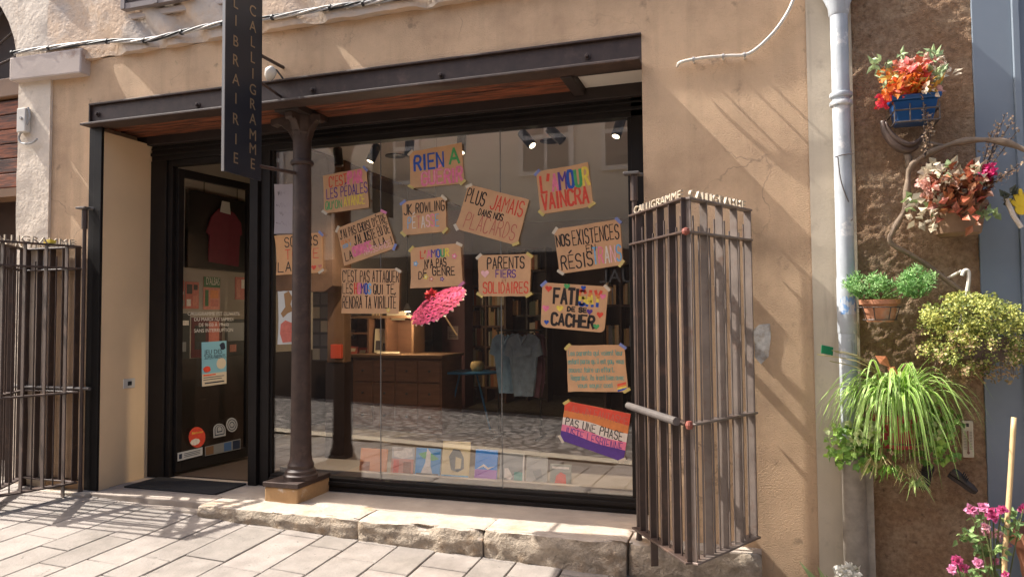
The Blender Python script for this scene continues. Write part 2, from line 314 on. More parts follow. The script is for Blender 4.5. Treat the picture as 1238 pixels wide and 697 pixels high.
def letters(mb, txt, x0, x1, ytop, ybot, w, mapf, slots, cols, jit=.06, rnd=random, dy=0.0):
    """txt fitted between x0..x1; cols: one ink or one per letter"""
    tot = sum(NARROW.get(c, 1.0) for c in txt)+.42*(len(txt)-1); ux = (x1-x0)/tot; x = x0; k = 0
    h = ybot-ytop
    for i, c in enumerate(txt):
        cw = NARROW.get(c, 1.0)*ux; col = cols if len(cols) == 1 else cols[min(i, len(cols)-1)]
        mb.m = slots.get(col, 0); jx = (rnd.random()-.5)*jit*ux; jy = (rnd.random()-.5)*jit*h; sc = 1+(rnd.random()-.5)*jit
        off = dy*(x-x0)/(x1-x0)
        for st in glyph(c):
            P = [(x+jx+(p[0]/4*cw if c not in "I'!.,il" else (p[0]-2)/4*ux*.9+cw/2), ybot+jy+off-p[1]/6*h*sc) for p in st]
            if cols[0] == '*':
                for a, b in zip(P, P[1:]):
                    for j in range(6):
                        p, q = [(a[0]+(b[0]-a[0])*t/6, a[1]+(b[1]-a[1])*t/6) for t in (j, j+1)]; fr_ = ((p[1]+q[1])/2-ytop)/max(h, 1e-6)
                        mb.m = slots[cols[1+min(len(cols)-2, max(0, int(fr_*(len(cols)-1))))]]; ribbon(mb, [p, q], w, mapf, j+i*3)
                k += 1; continue
            ribbon(mb, P, w, mapf, i*3+k); k += 1
        x += cw+.42*ux
def heart(mb, x, y, s, mapf, lift=.0016):
    P = []
    for k in range(16):
        t = 2*math.pi*k/16; P.append(mapf(x+s*.031*16*math.sin(t)**3, y-s*.031*(13*math.cos(t)-5*math.cos(2*t)-2*math.cos(3*t)-math.cos(4*t)), lift))
    mb.add(P, [tuple(range(16))])
def flower(mb, x, y, s, mapf, lift=.0016):
    P = []
    for k in range(20):
        t = 2*math.pi*k/20; r = s*(.36+.14*math.cos(5*t)); P.append(mapf(x+r*math.cos(t), y+r*math.sin(t), lift))
    mb.add(P, [tuple(range(20))])
# ================================================================== THE SETTING
def gz(x, y): return .226-.0385*(x+3.563)+.04*(y+.15)
def gquad(mb, x0, x1, y0, y1, dz):
    mb.quad((x0, y0, gz(x0, y0)+dz), (x1, y0, gz(x1, y0)+dz), (x1, y1, gz(x1, y1)+dz), (x0, y1, gz(x0, y1)+dz))
mb = MB(); gquad(mb, -60, 60, -60, 40, -.03); struct(mb.build('ground', JOINT))
# paving slabs: rows run out from the shop, joints staggered
mb = MB(); x = -9.0; R_ = random.Random(3)
while x < 4.0:
    w = R_.uniform(.19, .30); y = .04-R_.uniform(0, .3); y1 = .05
    while y > -2.25:
        g = .0038; yy = max(y, -2.25); dz = R_.uniform(-.002, .002)
        xs = (x+g, x+w-g); ys = (yy+g, y1-g)
        P = [(a+R_.uniform(-.002, .002), b+R_.uniform(-.003, .003)) for a, b in ((xs[0], ys[0]), (xs[1], ys[0]), (xs[1], ys[1]), (xs[0], ys[1]))]
        if ys[1]-ys[0] > .05: mb.prism([(a, b, gz(a, b)-.03) for a, b in P], (0, 0, .03+dz))
        y1 = yy; y -= R_.uniform(.22, .58)
    x += w
o = struct(mb.build('pavement', PAVING, bevel=.004, bseg=1))
mb = MB(); gquad(mb, -30, 30, -2.55, -2.26, -.005); struct(mb.build('gutter', PLASTER_PALE))
def cobble_mat():
    m = mat('cobbles', (.40, .35, .31), .8, var=.35, vscale=9, var2=((.26, .23, .21), 3, .45, .6))
    t = m.node_tree; N, L = t.nodes, t.links
    vo = N.new('ShaderNodeTexVoronoi'); vo.feature = 'DISTANCE_TO_EDGE'; vo.inputs['Scale'].default_value = 6.5
    co = N.new('ShaderNodeTexCoord'); L.new(co.outputs['Object'], vo.inputs['Vector'])
    mr = N.new('ShaderNodeMapRange'); mr.inputs[2].default_value = .30; L.new(vo.outputs[0], mr.inputs[0])
    mx = N.new('ShaderNodeMix'); mx.data_type = 'RGBA'; L.new(mr.outputs[0], mx.inputs[0]); mx.inputs[6].default_value = (.05, .042, .036, 1)
    b = N['Principled BSDF']; L.new(b.inputs['Base Color'].links[0].from_socket, mx.inputs[7]); L.new(mx.outputs[2], b.inputs['Base Color'])
    bp = N.new('ShaderNodeBump'); bp.inputs['Distance'].default_value = .012; L.new(mr.outputs[0], bp.inputs['Height']); L.new(bp.outputs[0], b.inputs['Normal']); return m
mb = MB(); gquad(mb, -30, 30, -6.3, -2.55, -.012); struct(mb.build('cobbled_road', cobble_mat()))

# ------------------------------------------------------------------ shop building
OX0, OX1, LZ0, LZ1 = -4.75, -.555, 3.03, 3.215          # shopfront opening and lintel
SZ = .30                                                # threshold level
shop = thing('shop_building', 'beige rendered bookshop facade with wide shopfront under a dark iron lintel', 'building', (-2.6, 0, SZ))
def grid(mb, x0, x1, z0, z1, fy, step=.035):
    nx = max(2, int((x1-x0)/step)); nz = max(2, int((z1-z0)/step)); o = len(mb.v)
    for j in range(nz+1):
        for i in range(nx+1):
            X = x0+(x1-x0)*i/nx; Z = z0+(z1-z0)*j/nz; mb.v.append(Vector((X, fy(X, Z), Z)))
    for j in range(nz):
        for i in range(nx):
            a = o+j*(nx+1)+i; mb.f.append([a, a+1, a+nx+2, a+nx+1]); mb.mi.append(mb.m)
def fade(X, Z, x0, x1, z0, z1, d=.06): return max(0, min(1, (X-x0)/d, (x1-X)/d, (Z-z0)/d, (z1-Z)/d))
def nz3(X, Z, s, k=0): return noise.noise(Vector((X*s, Z*s, k)))
COURSE = 3.56
def fwall(x0, x1, z0, z1, a=.0020):
    def f(X, Z): return -(a*(nz3(X, Z, 2.2)*.8+nz3(X, Z, 7, 3)*.4+nz3(X, Z, 16, 5)*.15))*fade(X, Z, x0, x1, z0, z1)
    return f
mb = MB()
for (x0, x1, z0, z1) in ((-5.14, OX0, .1, COURSE), (OX0, OX1, LZ1, COURSE), (OX1, .34, -.05, COURSE)):
    grid(mb, x0, x1, z0, z1, fwall(x0, x1, z0, z1), .03)
for (x0, x1, z0, z1) in ((-5.14, OX0+.02, .1, COURSE), (OX0, OX1, LZ1+.02, COURSE), (OX1+.004, .34, -.05, COURSE)):
    mb.box(x0, x1, .012, .5, z0, z1)
mb.quad((OX1, 0, SZ), (OX1, .012, SZ), (OX1, .012, LZ1), (OX1, 0, LZ1))
smooth_angle(mb.build('wall', PLASTER, shop, fix=False))
# upper course stands proud of the wall below and shades it
def fcourse(X, Z):
    s = X+.84*(Z-COURSE); p = .060
    for c, w, k in ((-4.55, .16, .9), (-4.05, .06, .8), (-3.72, .10, .85), (-3.22, .10, .85), (-2.72, .07, .8), (-1.9, .05, .6)):
        p *= 1-k*math.exp(-((s-c)/w)**4)
    return -p-.004*nz3(X, Z, 5, 2)-.002*nz3(X, Z, 14, 4)
mb = MB(); grid(mb, -5.14, .34, COURSE, 5.2, fcourse, .03); n0 = len(mb.v)
for i in range(int((.34+5.14)/.03)+1):                    # rough underside
    v = mb.v[i]; v.z += .018*noise.noise(Vector((v.x*6, 0, 1)))
nx = max(2, int((.34+5.14)/.03))
mb.v += [Vector((mb.v[i].x, .02, mb.v[i].z)) for i in range(nx+1)]
for i in range(nx): mb.f.append([i+1, i, n0+i, n0+i+1]); mb.mi.append(0)
mb.box(-5.14, .34, .03, .5, COURSE, 7.0); mb.box(-5.14, .34, -.03, .03, 5.2, 7.0)
smooth_angle(mb.build('upper_wall', PLASTER_UP, shop, fix=False))
# upper window with its sill and louvred shutter, only its foot is in view
wn = MB(); wn.box(-4.42, -3.30, -.05, -.028, 3.80, 3.845); wn = wn.build('window_sill', IMPOST, shop, bevel=.006)
mb = MB(); a = at(160, 12, -.06); b = at(238, -4, -.06)
mb.box(-4.34, -3.74, -.075, -.05, 3.87, 5.0)
for k in range(14): z = 3.93+k*.05; mb.obox((-4.19, -.09, z), (.125, 0, 0), (0, .012, -.015), (0, .002, .002)); mb.obox((-3.88, -.09, z), (.125, 0, 0), (0, .012, -.015), (0, .002, .002))
for xx in (-4.345, -4.04, -3.735): mb.box(xx-.018, xx+.018, -.105, -.05, 3.86, 5.0)
mb.box(-4.363, -3.717, -.10, -.052, 3.858, 3.90)
mb.build('shutter', mat('shutter_paint', (.20, .165, .155), .6, var=.15), shop)
# stone corner and impost block at the left end
mb = MB(); grid(mb, -5.48, -5.14, .1, 3.46, lambda X, Z: -.018-.006*nz3(X, Z, 5, 7)*fade(X, Z, -5.6, -5.14, 0, 3.6), .035)
mb.box(-5.48, -5.139, -.010, .5, .1, 3.46)
mb.quad((-5.14, -.02, .1), (-5.14, 0, .1), (-5.14, 0, 3.46), (-5.14, -.02, 3.46))
grid(mb, -5.48, -5.14, 3.63, 5.2, lambda X, Z: -.045-.008*nz3(X, Z, 5, 9), .035); mb.box(-5.48, -5.14, -.03, .5, 3.46, 7)
smooth_angle(mb.build('stone_pier', WHITESTONE, shop, fix=False))
mb = MB(); mb.prism([(-5.50, .02, 3.455), (-4.765, .02, 3.435), (-4.755, .02, 3.63), (-5.50, .02, 3.64)], (0, -.105, 0))
mb.build('impost_block', IMPOST, shop, bevel=.012)
# iron lintel
lt = MB(); lt.box(OX0, OX1, .0, .03, LZ0+.014, LZ1-.014); lt.box(OX0, OX1, -.095, .06, LZ0, LZ0+.016); lt.box(OX0, OX1, -.022, .06, LZ1-.014, LZ1)
lt.box(OX0, OX0+.012, -.02, 0, LZ0+.016, LZ1-.014)
lintel = lt.build('lintel', IRON, shop, bevel=.003)
for px, py in ((118, 138), (239, 127), (378, 109), (533, 91), (710, 68), (620, 97)):
    if px == 620: continue
    p = at(px, py, -.004); mb = MB(); mb.lathe(p+Vector((0, .004, 0)), [(.022, 0), (.022, .006), (.013, .007), (.013, .02), (.008, .024)], 8, (0, -1, 0)); mb.build('bolt', IRON, lintel)
# left jamb post, reveals
mb = MB(); mb.box(OX0+.05, -4.624, -.012, .012, SZ-.03, LZ0-.002); mb.box(OX0, OX0+.049, -.008, .012, SZ-.03, LZ0-.002); mb.build('jamb_post', BLACKPAINT, shop, bevel=.003)
mb = MB(); mb.box(-4.80, -4.628, .0135, .49, SZ-.02, 3.0); mb.build('reveal', PLASTER_REVEAL, shop, bevel=.004)
# soffit planks, cross beams, white panel
mb = MB()
for (y0, y1) in ((.055, .225), (.25, .425)): mb.box(-4.72, -3.13, y0, y1, 3.055, 3.075); mb.box(-2.93, -1.06, y0+.003, y1+.003, 3.055, 3.075)
mb.build('soffit', OLDWOOD, shop, bevel=.003)
mb = MB(); mb.box(-3.13, -2.93, .05, .46, 3.015, 3.09); mb.box(-1.06, -.985, .05, .46, 3.02, 3.09); mb.box(-4.75, OX1, .426, .475, 2.985, 3.1); mb.box(-4.75, OX1, .03, .5, 3.092, 3.12); mb.box(-.985, OX1, .05, .12, 3.04, 3.09)
mb.build('soffit_beam', DARKBEAM, shop, bevel=.004)
mb = MB(); mb.box(-.98, -.57, .125, .42, 3.066, 3.085); mb.build('soffit_panel', WHITEPAINT, shop)
# iron column on its plinth
col = MB(); cx_, cy_ = -3.025, .235
col.lathe((cx_, cy_, .435), [(.118, 0), (.118, .03), (.108, .04), (.106, .06), (.090, .075), (.092, .10), (.082, .12), (.074, .16), (.069, .5), (.064, 2.2), (.064, 2.225), (.078, 2.23), (.083, 2.245), (.078, 2.26), (.064, 2.265), (.064, 2.36), (.066, 2.44), (.078, 2.46), (.078, 2.49), (.082, 2.50), (.082, 2.585)], 32)
column = smooth_angle(col.build('column', IRON, shop), 30)
mb = MB()
pr = [(0, 0), (.02, .07), (.01, .14), (-.04, .22), (-.10, .27), (-.135, .285), (-.165, .27), (-.19, .285), (-.19, .325), (-.10, .335), (.06, .335), (.06, 0)]
mb.prism([(cx_-.062+a, cy_-.03, 2.69+b) for a, b in pr], (0, .06, 0)); mb.prism([(cx_+.062-a*.55, cy_-.03, 2.69+b) for a, b in pr], (0, .06, 0))
mb.prism([(cx_-.03, cy_-.055+a*.6, 2.69+b) for a, b in pr], (.06, 0, 0)); mb.build('capital', IRON, column, bevel=.006)
mb = MB(); mb.box(-3.215, -2.93, .062, .47, .402, .436); mb.build('base_plate', IRON, column, bevel=.004)
mb = MB(); mb.box(-3.205, -2.938, .07, .468, SZ-.01, .401); mb.build('plinth', mat('ochre_brick', (.42, .255, .12), .9, var=.2, vscale=9, var2=((.55, .47, .38), 5, .6, .68), bump=(30, .5, .006)), column, bevel=.01)
# shop window: frame, panes
GY = .505
fr = MB()
fr.box(-4.62, -.60, .47, .56, 2.862, 2.985); fr.box(-4.62, -.60, .455, .47, 2.90, 2.925); fr.box(-4.62, -.60, .462, .47, 2.95, 2.966)   # transom
fr.box(-3.455, -.60, .47, .56, SZ, .395); fr.box(-3.455, -.60, .452, .472, .345, .372); fr.box(-3.455, -.60, .46, .472, SZ, .325)      # sill
fr.box(-.695, OX1-.002, .47, .56, SZ, 3.0); fr.box(-.72, -.695, .485, .54, .395, 2.862)                                       # right jamb
fr.box(-3.64, -3.565, .445, .56, SZ, 2.862); fr.box(-3.555, -3.475, .472, .56, SZ, 2.862); fr.box(-3.475, -3.455, .488, .53, .395, 2.862)  # post by the door
window = fr.build('window_frame', FRAME, shop, bevel=.003)
for (x0, x1) in ((-3.455, -2.542), (-2.538, -1.612), (-1.608, -.72)):
    mb = MB(); mb.box(x0, x1, GY, GY+.010, .395, 2.862); mb.build('pane', GLASS, window)
mb = MB(); mb.box(-2.5425, -2.5375, GY+.001, GY+.009, .395, 2.862); mb.box(-1.6125, -1.6075, GY+.001, GY+.009, .395, 2.862); mb.build('glazing_joint', mat('grey_silicone', (.16, .155, .15), .4), window)
# door frame and the leaf swung inwards
mb = MB(); mb.box(-4.63, -4.47, .47, .56, SZ, 2.862); mb.box(-4.47, -4.425, .49, .55, SZ, 2.862); mb.box(-4.425, -3.64, .485, .55, 2.812, 2.862)
mb.build('door_frame', FRAME, shop, bevel=.004)
H0 = Vector((-4.41, .525, 0)); LU = Vector((.135, .991, 0)).normalized(); LN = LU.cross(Vector((0, 0, 1)))
LW = .80
def leaf_at(px, py, lift=.0):
    d = ray(px, py); P0 = H0+LN*.021; t = (P0-CAM).dot(LN)/d.dot(LN); return CAM+d*t+LN*lift
def lbox(mb, u0, u1, z0, z1, t=.02): mb.obox(H0+LU*(u0+u1)/2+Vector((0, 0, (z0+z1)/2)), LU*(u1-u0)/2, LN*t, (0, 0, (z1-z0)/2))
mb = MB(); lbox(mb, 0, .055, .335, 2.80); lbox(mb, LW-.06, LW, .335, 2.80); lbox(mb, .055, LW-.06, 2.735, 2.80); lbox(mb, .055, LW-.06, .335, .42)
door = mb.build('door', FRAME, shop, bevel=.004)
mb = MB(); lbox(mb, .055, LW-.06, .42, 2.735, .004); mb.build('door_pane', DOORGLASS, door)
mb = MB(); p = H0+LU*(LW-.03)+LN*.075
mb.tube([p+Vector((0, 0, .95)), p+Vector((0, 0, 2.55))], .013, 10)
for z in (1.05, 2.45): mb.tube([p-LN*.06+Vector((0, 0, z)), p+Vector((0, 0, z))], .009, 8)
mb.build('door_handle', LAMPK, door)
# room behind the glass
mb = MB(); mb.box(-4.9, .9, .56, 6.4, SZ-.06, SZ+.01); mb.build('shop_floor', INTFLOOR, shop)
mb = MB(); mb.box(-3.47, .9, .58, 6.4, 3.0, 3.06); mb.build('ceiling', WHITEPAINT, shop)
mb = MB(); mb.box(-4.9, -3.47, .58, 6.4, 3.30, 3.36); mb.box(-3.51, -3.472, .58, 6.4, 2.985, 3.31); mb.build('upper_ceiling', BROWNWALL, shop)
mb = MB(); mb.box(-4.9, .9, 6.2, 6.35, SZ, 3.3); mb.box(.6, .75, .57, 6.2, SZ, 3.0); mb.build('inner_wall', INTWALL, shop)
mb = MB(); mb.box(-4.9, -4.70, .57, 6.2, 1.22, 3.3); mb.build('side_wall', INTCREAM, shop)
mb = MB(); mb.box(-4.9, -4.695, .57, 6.2, SZ, 1.218); mb.build('wall_panelling', mat('panelling_and_reflection_dark', (.018, .009, .007), .5), shop)
mb = MB(); mb.box(-4.62, OX1, .10, .57, SZ-.2, SZ-.001); mb.build('threshold', STEPTOP, shop)
mb = MB(); mb.box(-3.455, -.62, .585, .98, SZ+.02, .425); mb.build('display_ledge', mat('ledge_grey', (.20, .17, .145), .6, var=.1), shop, bevel=.004)
mb = MB(); mb.box(-4.5, -3.66, .12, .46, SZ, SZ+.012); tag(mb.build('door_mat', mat('dark_mat', (.018, .017, .018), .9, var=.3, vscale=60, bump=(200, .5, .003)), bevel=.004), 'dark ribbed mat in front of the open shop door', 'door mat')
# vaulted brown wall, tan post
P = [(-4.69, .0), (-3.40, .0)]
mb = MB(); ar = [at(px, py, 1.25) for px, py in ((325, 168), (372, 170), (388, 178), (396, 195), (400, 225), (402, 345), (392, 352), (325, 352))]
mb.prism(ar, (0, .22, 0)); mb.build('vault_wall', BROWNWALL, shop)
mb = MB(); a = at(396, 262, 1.5); b = at(416, 470, 1.5); zq = at(406, 438, 1.5).z; mb.box(a.x, b.x, 1.5, 1.62, zq, 3.0); mb.build('wooden_post', TANWOOD, shop, bevel=.006); mb = MB(); mb.box(a.x-.01, b.x+.01, 1.49, 1.63, SZ, zq-.002); mb.build('post_foot_dark_reflection', mat('panelling_and_reflection_dark', ()), shop)  # post's foot coloured dark to stand in for the column's reflection in the glass
# step blocks along the front
GRP = 'stone blocks of the front step'
def step_block(x0, x1, z1, label, seed, yf=-.16, name='step_block'):
    bm = bmesh.new(); bmesh.ops.create_cube(bm, size=1); bmesh.ops.subdivide_edges(bm, edges=bm.edges[:], cuts=30, use_grid_fill=True)
    z0 = gz(x1, yf)-.12
    for v in bm.verts:
        q = Vector((x0+(v.co.x+.5)*(x1-x0), yf+(v.co.y+.5)*(.13-yf), z0+(v.co.z+.5)*(z1-z0)))
        edge = min(1, max(0, (v.co.z+.5-.80)/.2))*min(1, max(0, (.5-v.co.y-.86)/.14))
        ex = max(0, abs(v.co.x)-.475)/.025
        n = noise.noise(q*8+Vector((seed, 0, 0)))*.016+noise.noise(q*24+Vector((seed, 3, 0)))*.011
        chip = max(0, noise.noise(Vector((q.x*5, seed, 0)))+.1)*.07*edge
        q.y += n*(1 if v.co.y < -.4 else .1)+edge*.007+chip; q.z += n*.25*(1 if v.co.z > .4 else 0)-edge*.005-chip*.35-ex*.005
        if v.co.y < -.4: q.y += ex*.012
        v.co = q-Vector(((x0+x1)/2, 0, z0))
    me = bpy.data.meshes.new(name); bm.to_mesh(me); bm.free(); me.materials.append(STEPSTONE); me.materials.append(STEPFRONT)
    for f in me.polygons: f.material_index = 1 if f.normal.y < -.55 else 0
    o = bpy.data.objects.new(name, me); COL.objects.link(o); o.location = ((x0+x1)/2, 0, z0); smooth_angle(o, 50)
    return tag(o, label, 'step', GRP)
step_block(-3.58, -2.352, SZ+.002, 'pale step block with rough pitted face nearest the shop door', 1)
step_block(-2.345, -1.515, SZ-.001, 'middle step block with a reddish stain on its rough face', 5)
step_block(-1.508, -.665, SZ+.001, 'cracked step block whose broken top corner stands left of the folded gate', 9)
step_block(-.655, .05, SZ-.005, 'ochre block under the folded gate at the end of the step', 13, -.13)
mb = MB(); mb.box(-4.62, -3.59, -.06, .11, SZ-.15, SZ-.004); mb.build('doorway_slab', STEPTOP, shop, bevel=.008)
mb = MB(); mb.box(-5.2, -4.62, -.11, .02, .1, .295); mb.build('pier_foot', STEPSTONE, shop, bevel=.012)
mb = MB(); mb.box(-4.62, -3.592, -.125, -.062, SZ-.2, SZ-.045); mb.build('doorway_kerb', STEPSTONE, shop, bevel=.012)
# right margin: paler strip, then the neighbour's roughcast wall and blue shopfront
mb = MB(); grid(mb, .34, .565, -.1, 7, lambda X, Z: -.006-.002*nz3(X, Z, 9, 1), .04); mb.box(.34, .565, .0, .5, -.1, 7); smooth_angle(mb.build('pale_wall_strip', PLASTER_PALE, shop, fix=False))

nb = thing('roughcast_house', 'brown roughcast house wall hung with flower pots beside the drainpipe', 'building', (.85, .02, 0))
mb = MB(); RX = random.Random(4)
grid(mb, .565, 1.126, -.1, 3.4, lambda X, Z: -.002-.006*nz3(X, Z, 11, 8)-(.006*nz3(X, Z, 38, 1)+.005*nz3(X, Z, 70, 2)+.005*nz3(X, Z, 6, 3)), .0125)
mb.box(.565, 1.126, .03, .5, -.1, 7); smooth_angle(mb.build('wall', ROUGHCAST, nb, fix=False), 80)
mb = MB(); mb.box(1.127, 1.30, -.012, .4, -.1, 5); mb.box(1.30, 1.33, -.03, .4, -.1, 5); mb.box(1.33, 2.6, .02, .4, -.1, 5); mb.build('blue_shopfront', BLUEPAINT, nb, bevel=.003)
mb = MB(); mb.box(2.6, 12, .0, .4, -.5, 7); mb.build('far_wall', PLASTER, nb)

# left neighbour: arch with a fan grille over brown boards
ln = thing('arched_house', 'neighbouring house with a dark arched fanlight over brown boards', 'building', (-6.6, .05, .3))
mb = MB(); mb.box(-14, -7.6, 0, .4, -.2, 7); mb.box(-7.6, -5.48, 0, .4, 5.2, 7)
ac = [(-5.48, 0, 5.2), (-7.6, 0, 5.2)]
arc = [(-6.54+1.02*math.cos(t), 0, 3.55+.95*math.sin(t)) for t in [math.pi*k/20 for k in range(21)]]
for i in range(20): a, b = arc[i], arc[i+1]; mb.prism([a, b, (b[0], 0, 5.2), (a[0], 0, 5.2)], (0, .4, 0))
mb.box(-7.6, -7.56, 0, .4, -.2, 5.2); mb.box(-5.52, -5.481, 0, .4, 3.55, 5.2); mb.build('wall', WHITESTONE, ln)
mb = MB(); mb.box(-7.6, -5.482, .08, .3, 3.40, 3.56); mb.build('timber_lintel', TANWOOD, ln, bevel=.01)
mb = MB()
for k in range(6): mb.box(-7.6, -5.483, .12, .2, 2.66+k*.122, 2.775+k*.122)
mb.build('board', OLDWOOD, ln, bevel=.006)
mb = MB(); mb.box(-7.6, -5.483, .10, .3, 2.58, 2.65); mb.build('board_rail', TANWOOD, ln)
mb = MB(); mb.box(-7.6, -5.483, .55, .6, .2, 5.2); mb.build('dark_doorway', DARKWOOD, ln)
mb = MB()
for k in range(1, 12):
    t = math.pi*k/12; mb.tube([(-6.54+.15*math.cos(t), .15, 3.56+.15*math.sin(t)), (-6.54+1.02*math.cos(t), .15, 3.56+.95*math.sin(t))], .01, 6)
mb.build('fan_grille', WIRE, ln)

# house across the street, seen reflected in the glass
YB = -6.3
ob = thing('opposite_house', 'pale house across the street over a dark shop', 'building', (0, YB, 0))
mb = MB(); mb.box(-22, 22, YB-.4, YB, 2.65, 5.7); mb.build('wall', mat('opposite_wall', (.62, .54, .43), .9, var=.12, vscale=1.3), ob)
mb = MB(); mb.box(-22, 22, YB-.4, YB+.02, -1.2, 2.4); mb.build('dark_shopfront', mat('dark_shopfront', (.035, .027, .024), .7, var=.4, vscale=1.2), ob)
mb = MB(); mb.box(-22, 22, YB-.4, YB+.05, 2.4, 2.65); mb.build('fascia', mat('fascia_paint', (.055, .045, .04), .6), ob)
def mir(px, py):
    p = at(px, py, 2*GY-YB); return p.x, p.z
for x0 in (-9.2, -6.4, -3.6, mir(726, 150)[0], 2.3):
    z0 = mir(748, 205)[1]; mb = MB(); mb.box(x0, x0+.95, YB-.02, YB+.03, z0, z0+1.9); w = mb.build('window', WHITEPAINT, ob)
    mb = MB()
    for i in range(2):
        for j in range(3): mb.box(x0+.08+i*.42, x0+.08+i*.42+.36, YB+.031, YB+.036, z0+.08+j*.6, z0+.08+j*.6+.52)
    mb.build('pane', mat('dark_pane', (.10, .10, .11), .2), w)
mb = MB(); x_, z_ = mir(752, 332); put_text(mb, 'CASUAL', (x_+.75, YB+.055, z_-.12), (-1, 0, 0), (0, 0, 1), .30); mb.build('fascia_letters', mat('grey_letters', (.30, .29, .28), .6), ob)
# ================================================================== OBJECTS
# ------------------------------------------------------------------ folding gates
def gate(name, label, A, B, C_, zt, feet, letters_on, dark, bw=.018, rods_=2, wall_leaf=None):
    """concertina gate: leaf A-B runs out from the post, leaf B-C runs back to the wall"""
    g = thing(name, label, 'gate', ((A[0]+C_[0])/2, B[1]/2, SZ), 'folding iron gates beside the shopfront')
    mA, mB = dark
    for (p, q, m, rods) in ((A, B, mA, rods_), (B, C_, mB, rods_))+(((*wall_leaf, mA, 0),) if wall_leaf else ()):
        p, q = Vector((p[0], p[1], 0)), Vector((q[0], q[1], 0)); u = (q-p).normalized(); L_ = (q-p).length; n = u.cross(Vector((0, 0, 1)))
        U = lambda s, z: p+u*s+Vector((0, 0, z))
        leaf = None
        for z in (zt, zt-.165, 1.03, .365):
            mb = MB(); mb.obox(U(L_/2, z), u*(L_/2), n*(bw+(.004 if z > 1.5 else .012)), (0, 0, .0055)); o = mb.build('rail' if leaf else 'leaf', m, leaf or g, bevel=.0015, bseg=1); leaf = leaf or o
        nb_ = 4
        for k in range(nb_+1):
            s0 = .085 if p.y > q.y else .012; s1 = L_-.012; s = s0+(s1-s0)*k/nb_; low = .22 if (k in feet and m is mA) else .362
            mb = MB(); mb.obox(U(s, (low+zt)/2), u*.004, n*bw, (0, 0, (zt-low)/2)); mb.build('flat_bar', m, leaf, bevel=.001, bseg=1)
            if k < nb_:
                for r_ in range(rods):
                    ss = s+(s1-s0)/nb_*(r_+1)/(rods+1); top = zt-.08-.05*((k+r_) % 2)
                    mb = MB(); mb.tube([U(ss, .36), U(ss, top)], .0055, 6); mb.build('thin_rod', m, leaf)
        mb = MB(); right = u.x >= 0; uu = u if right else -u; st = p if right else q
        put_text(mb, 'CALLIGRAMME', st+uu*.03+Vector((0, 0, zt+.006)), uu, (0, 0, 1), .062, .007, fit=L_-.07); mb.build('lettering', mat('letter_cream', (.46, .38, .28), .7, var=.2, vscale=30), leaf)
    return g
AR, BR, CR = (-.615, -.05), (-.275, -.575), (.02, -.03)
gr = gate('folding_gate', 'folded iron gate standing on the step right of the shop window', AR, BR, CR, 2.135, (1,), True, (GATEDARK, GATEIRON), .021)
pa = at(757, 499, -.09); pb = at(818, 528, -.62)
mb = MB(); mb.tube([(-.66, -.02, 1.045), (-.335, -.60, 1.045)], .020, 14); mb.build('sliding_bolt', GATEPALE, gr, smooth=False)
mb = MB(); mb.lathe((-.275, -.60, 1.03), [(.0, -.022), (.014, -.018), (.019, 0), (.014, .018), (0, .022)], 10); mb.lathe((-.275, -.60, 1.97), [(0, -.02), (.017, -.012), (.02, 0), (.017, .012), (0, .02)], 10); mb.build('hinge_knob', mat('rusty_red', (.22, .06, .04), .6, var=.3), gr)
AL, BL, CL = (-4.76, -.07), (-4.95, -.69), (-5.32, -.07)
gl = gate('folding_gate', 'folded iron gate against the stone pier at the left end', AL, BL, CL, 2.115, (0,), True, (GATEDARK, GATEDARK), .024, 1, ((-5.33, -.035), (-4.80, -.035)))
mb = MB(); mb.tube([(-5.45, -.045, 1.055), (-4.665, -.045, 1.055)], .013, 8); mb.build('sliding_bolt', GATEPALE, gl)
mb = MB(); mb.box(-4.86, -4.80, -.28, -.23, 2.125, 2.15); mb.build('lock_tag', INK and ink('y'), gl)
def post(x, y, z1, label):
    t = thing('gate_post', label, 'post', (x, y, .26)); mb = MB()
    mb.tube([(x, y, .25), (x, y, z1-.02)], .0135, 10); mb.tube([(x, y, z1-.17), (x, y, z1-.02)], .021, 10); mb.build('pole', GATEDARK, t)
    mb = MB(); mb.obox((x-.012, y-.005, z1-.012), (.045, 0, 0), (0, .028, 0), (0, 0, .008)); mb.tube([(x, y+.0, z1-.012), (x+.045, y+.055, z1-.012)], .012, 8); mb.build('top_bracket', GATEPALE, t, bevel=.003)
    mb = MB(); mb.lathe((x, y, .255), [(.026, 0), (.026, .02), (.017, .05), (.0135, .09)], 10); mb.build('foot', GATEDARK, t)
post(-.605, -.045, 2.395, 'thin iron post between the shop window and the right gate')
post(-4.735, -.05, 2.42, 'thin iron post beside the black jamb and the left gate')

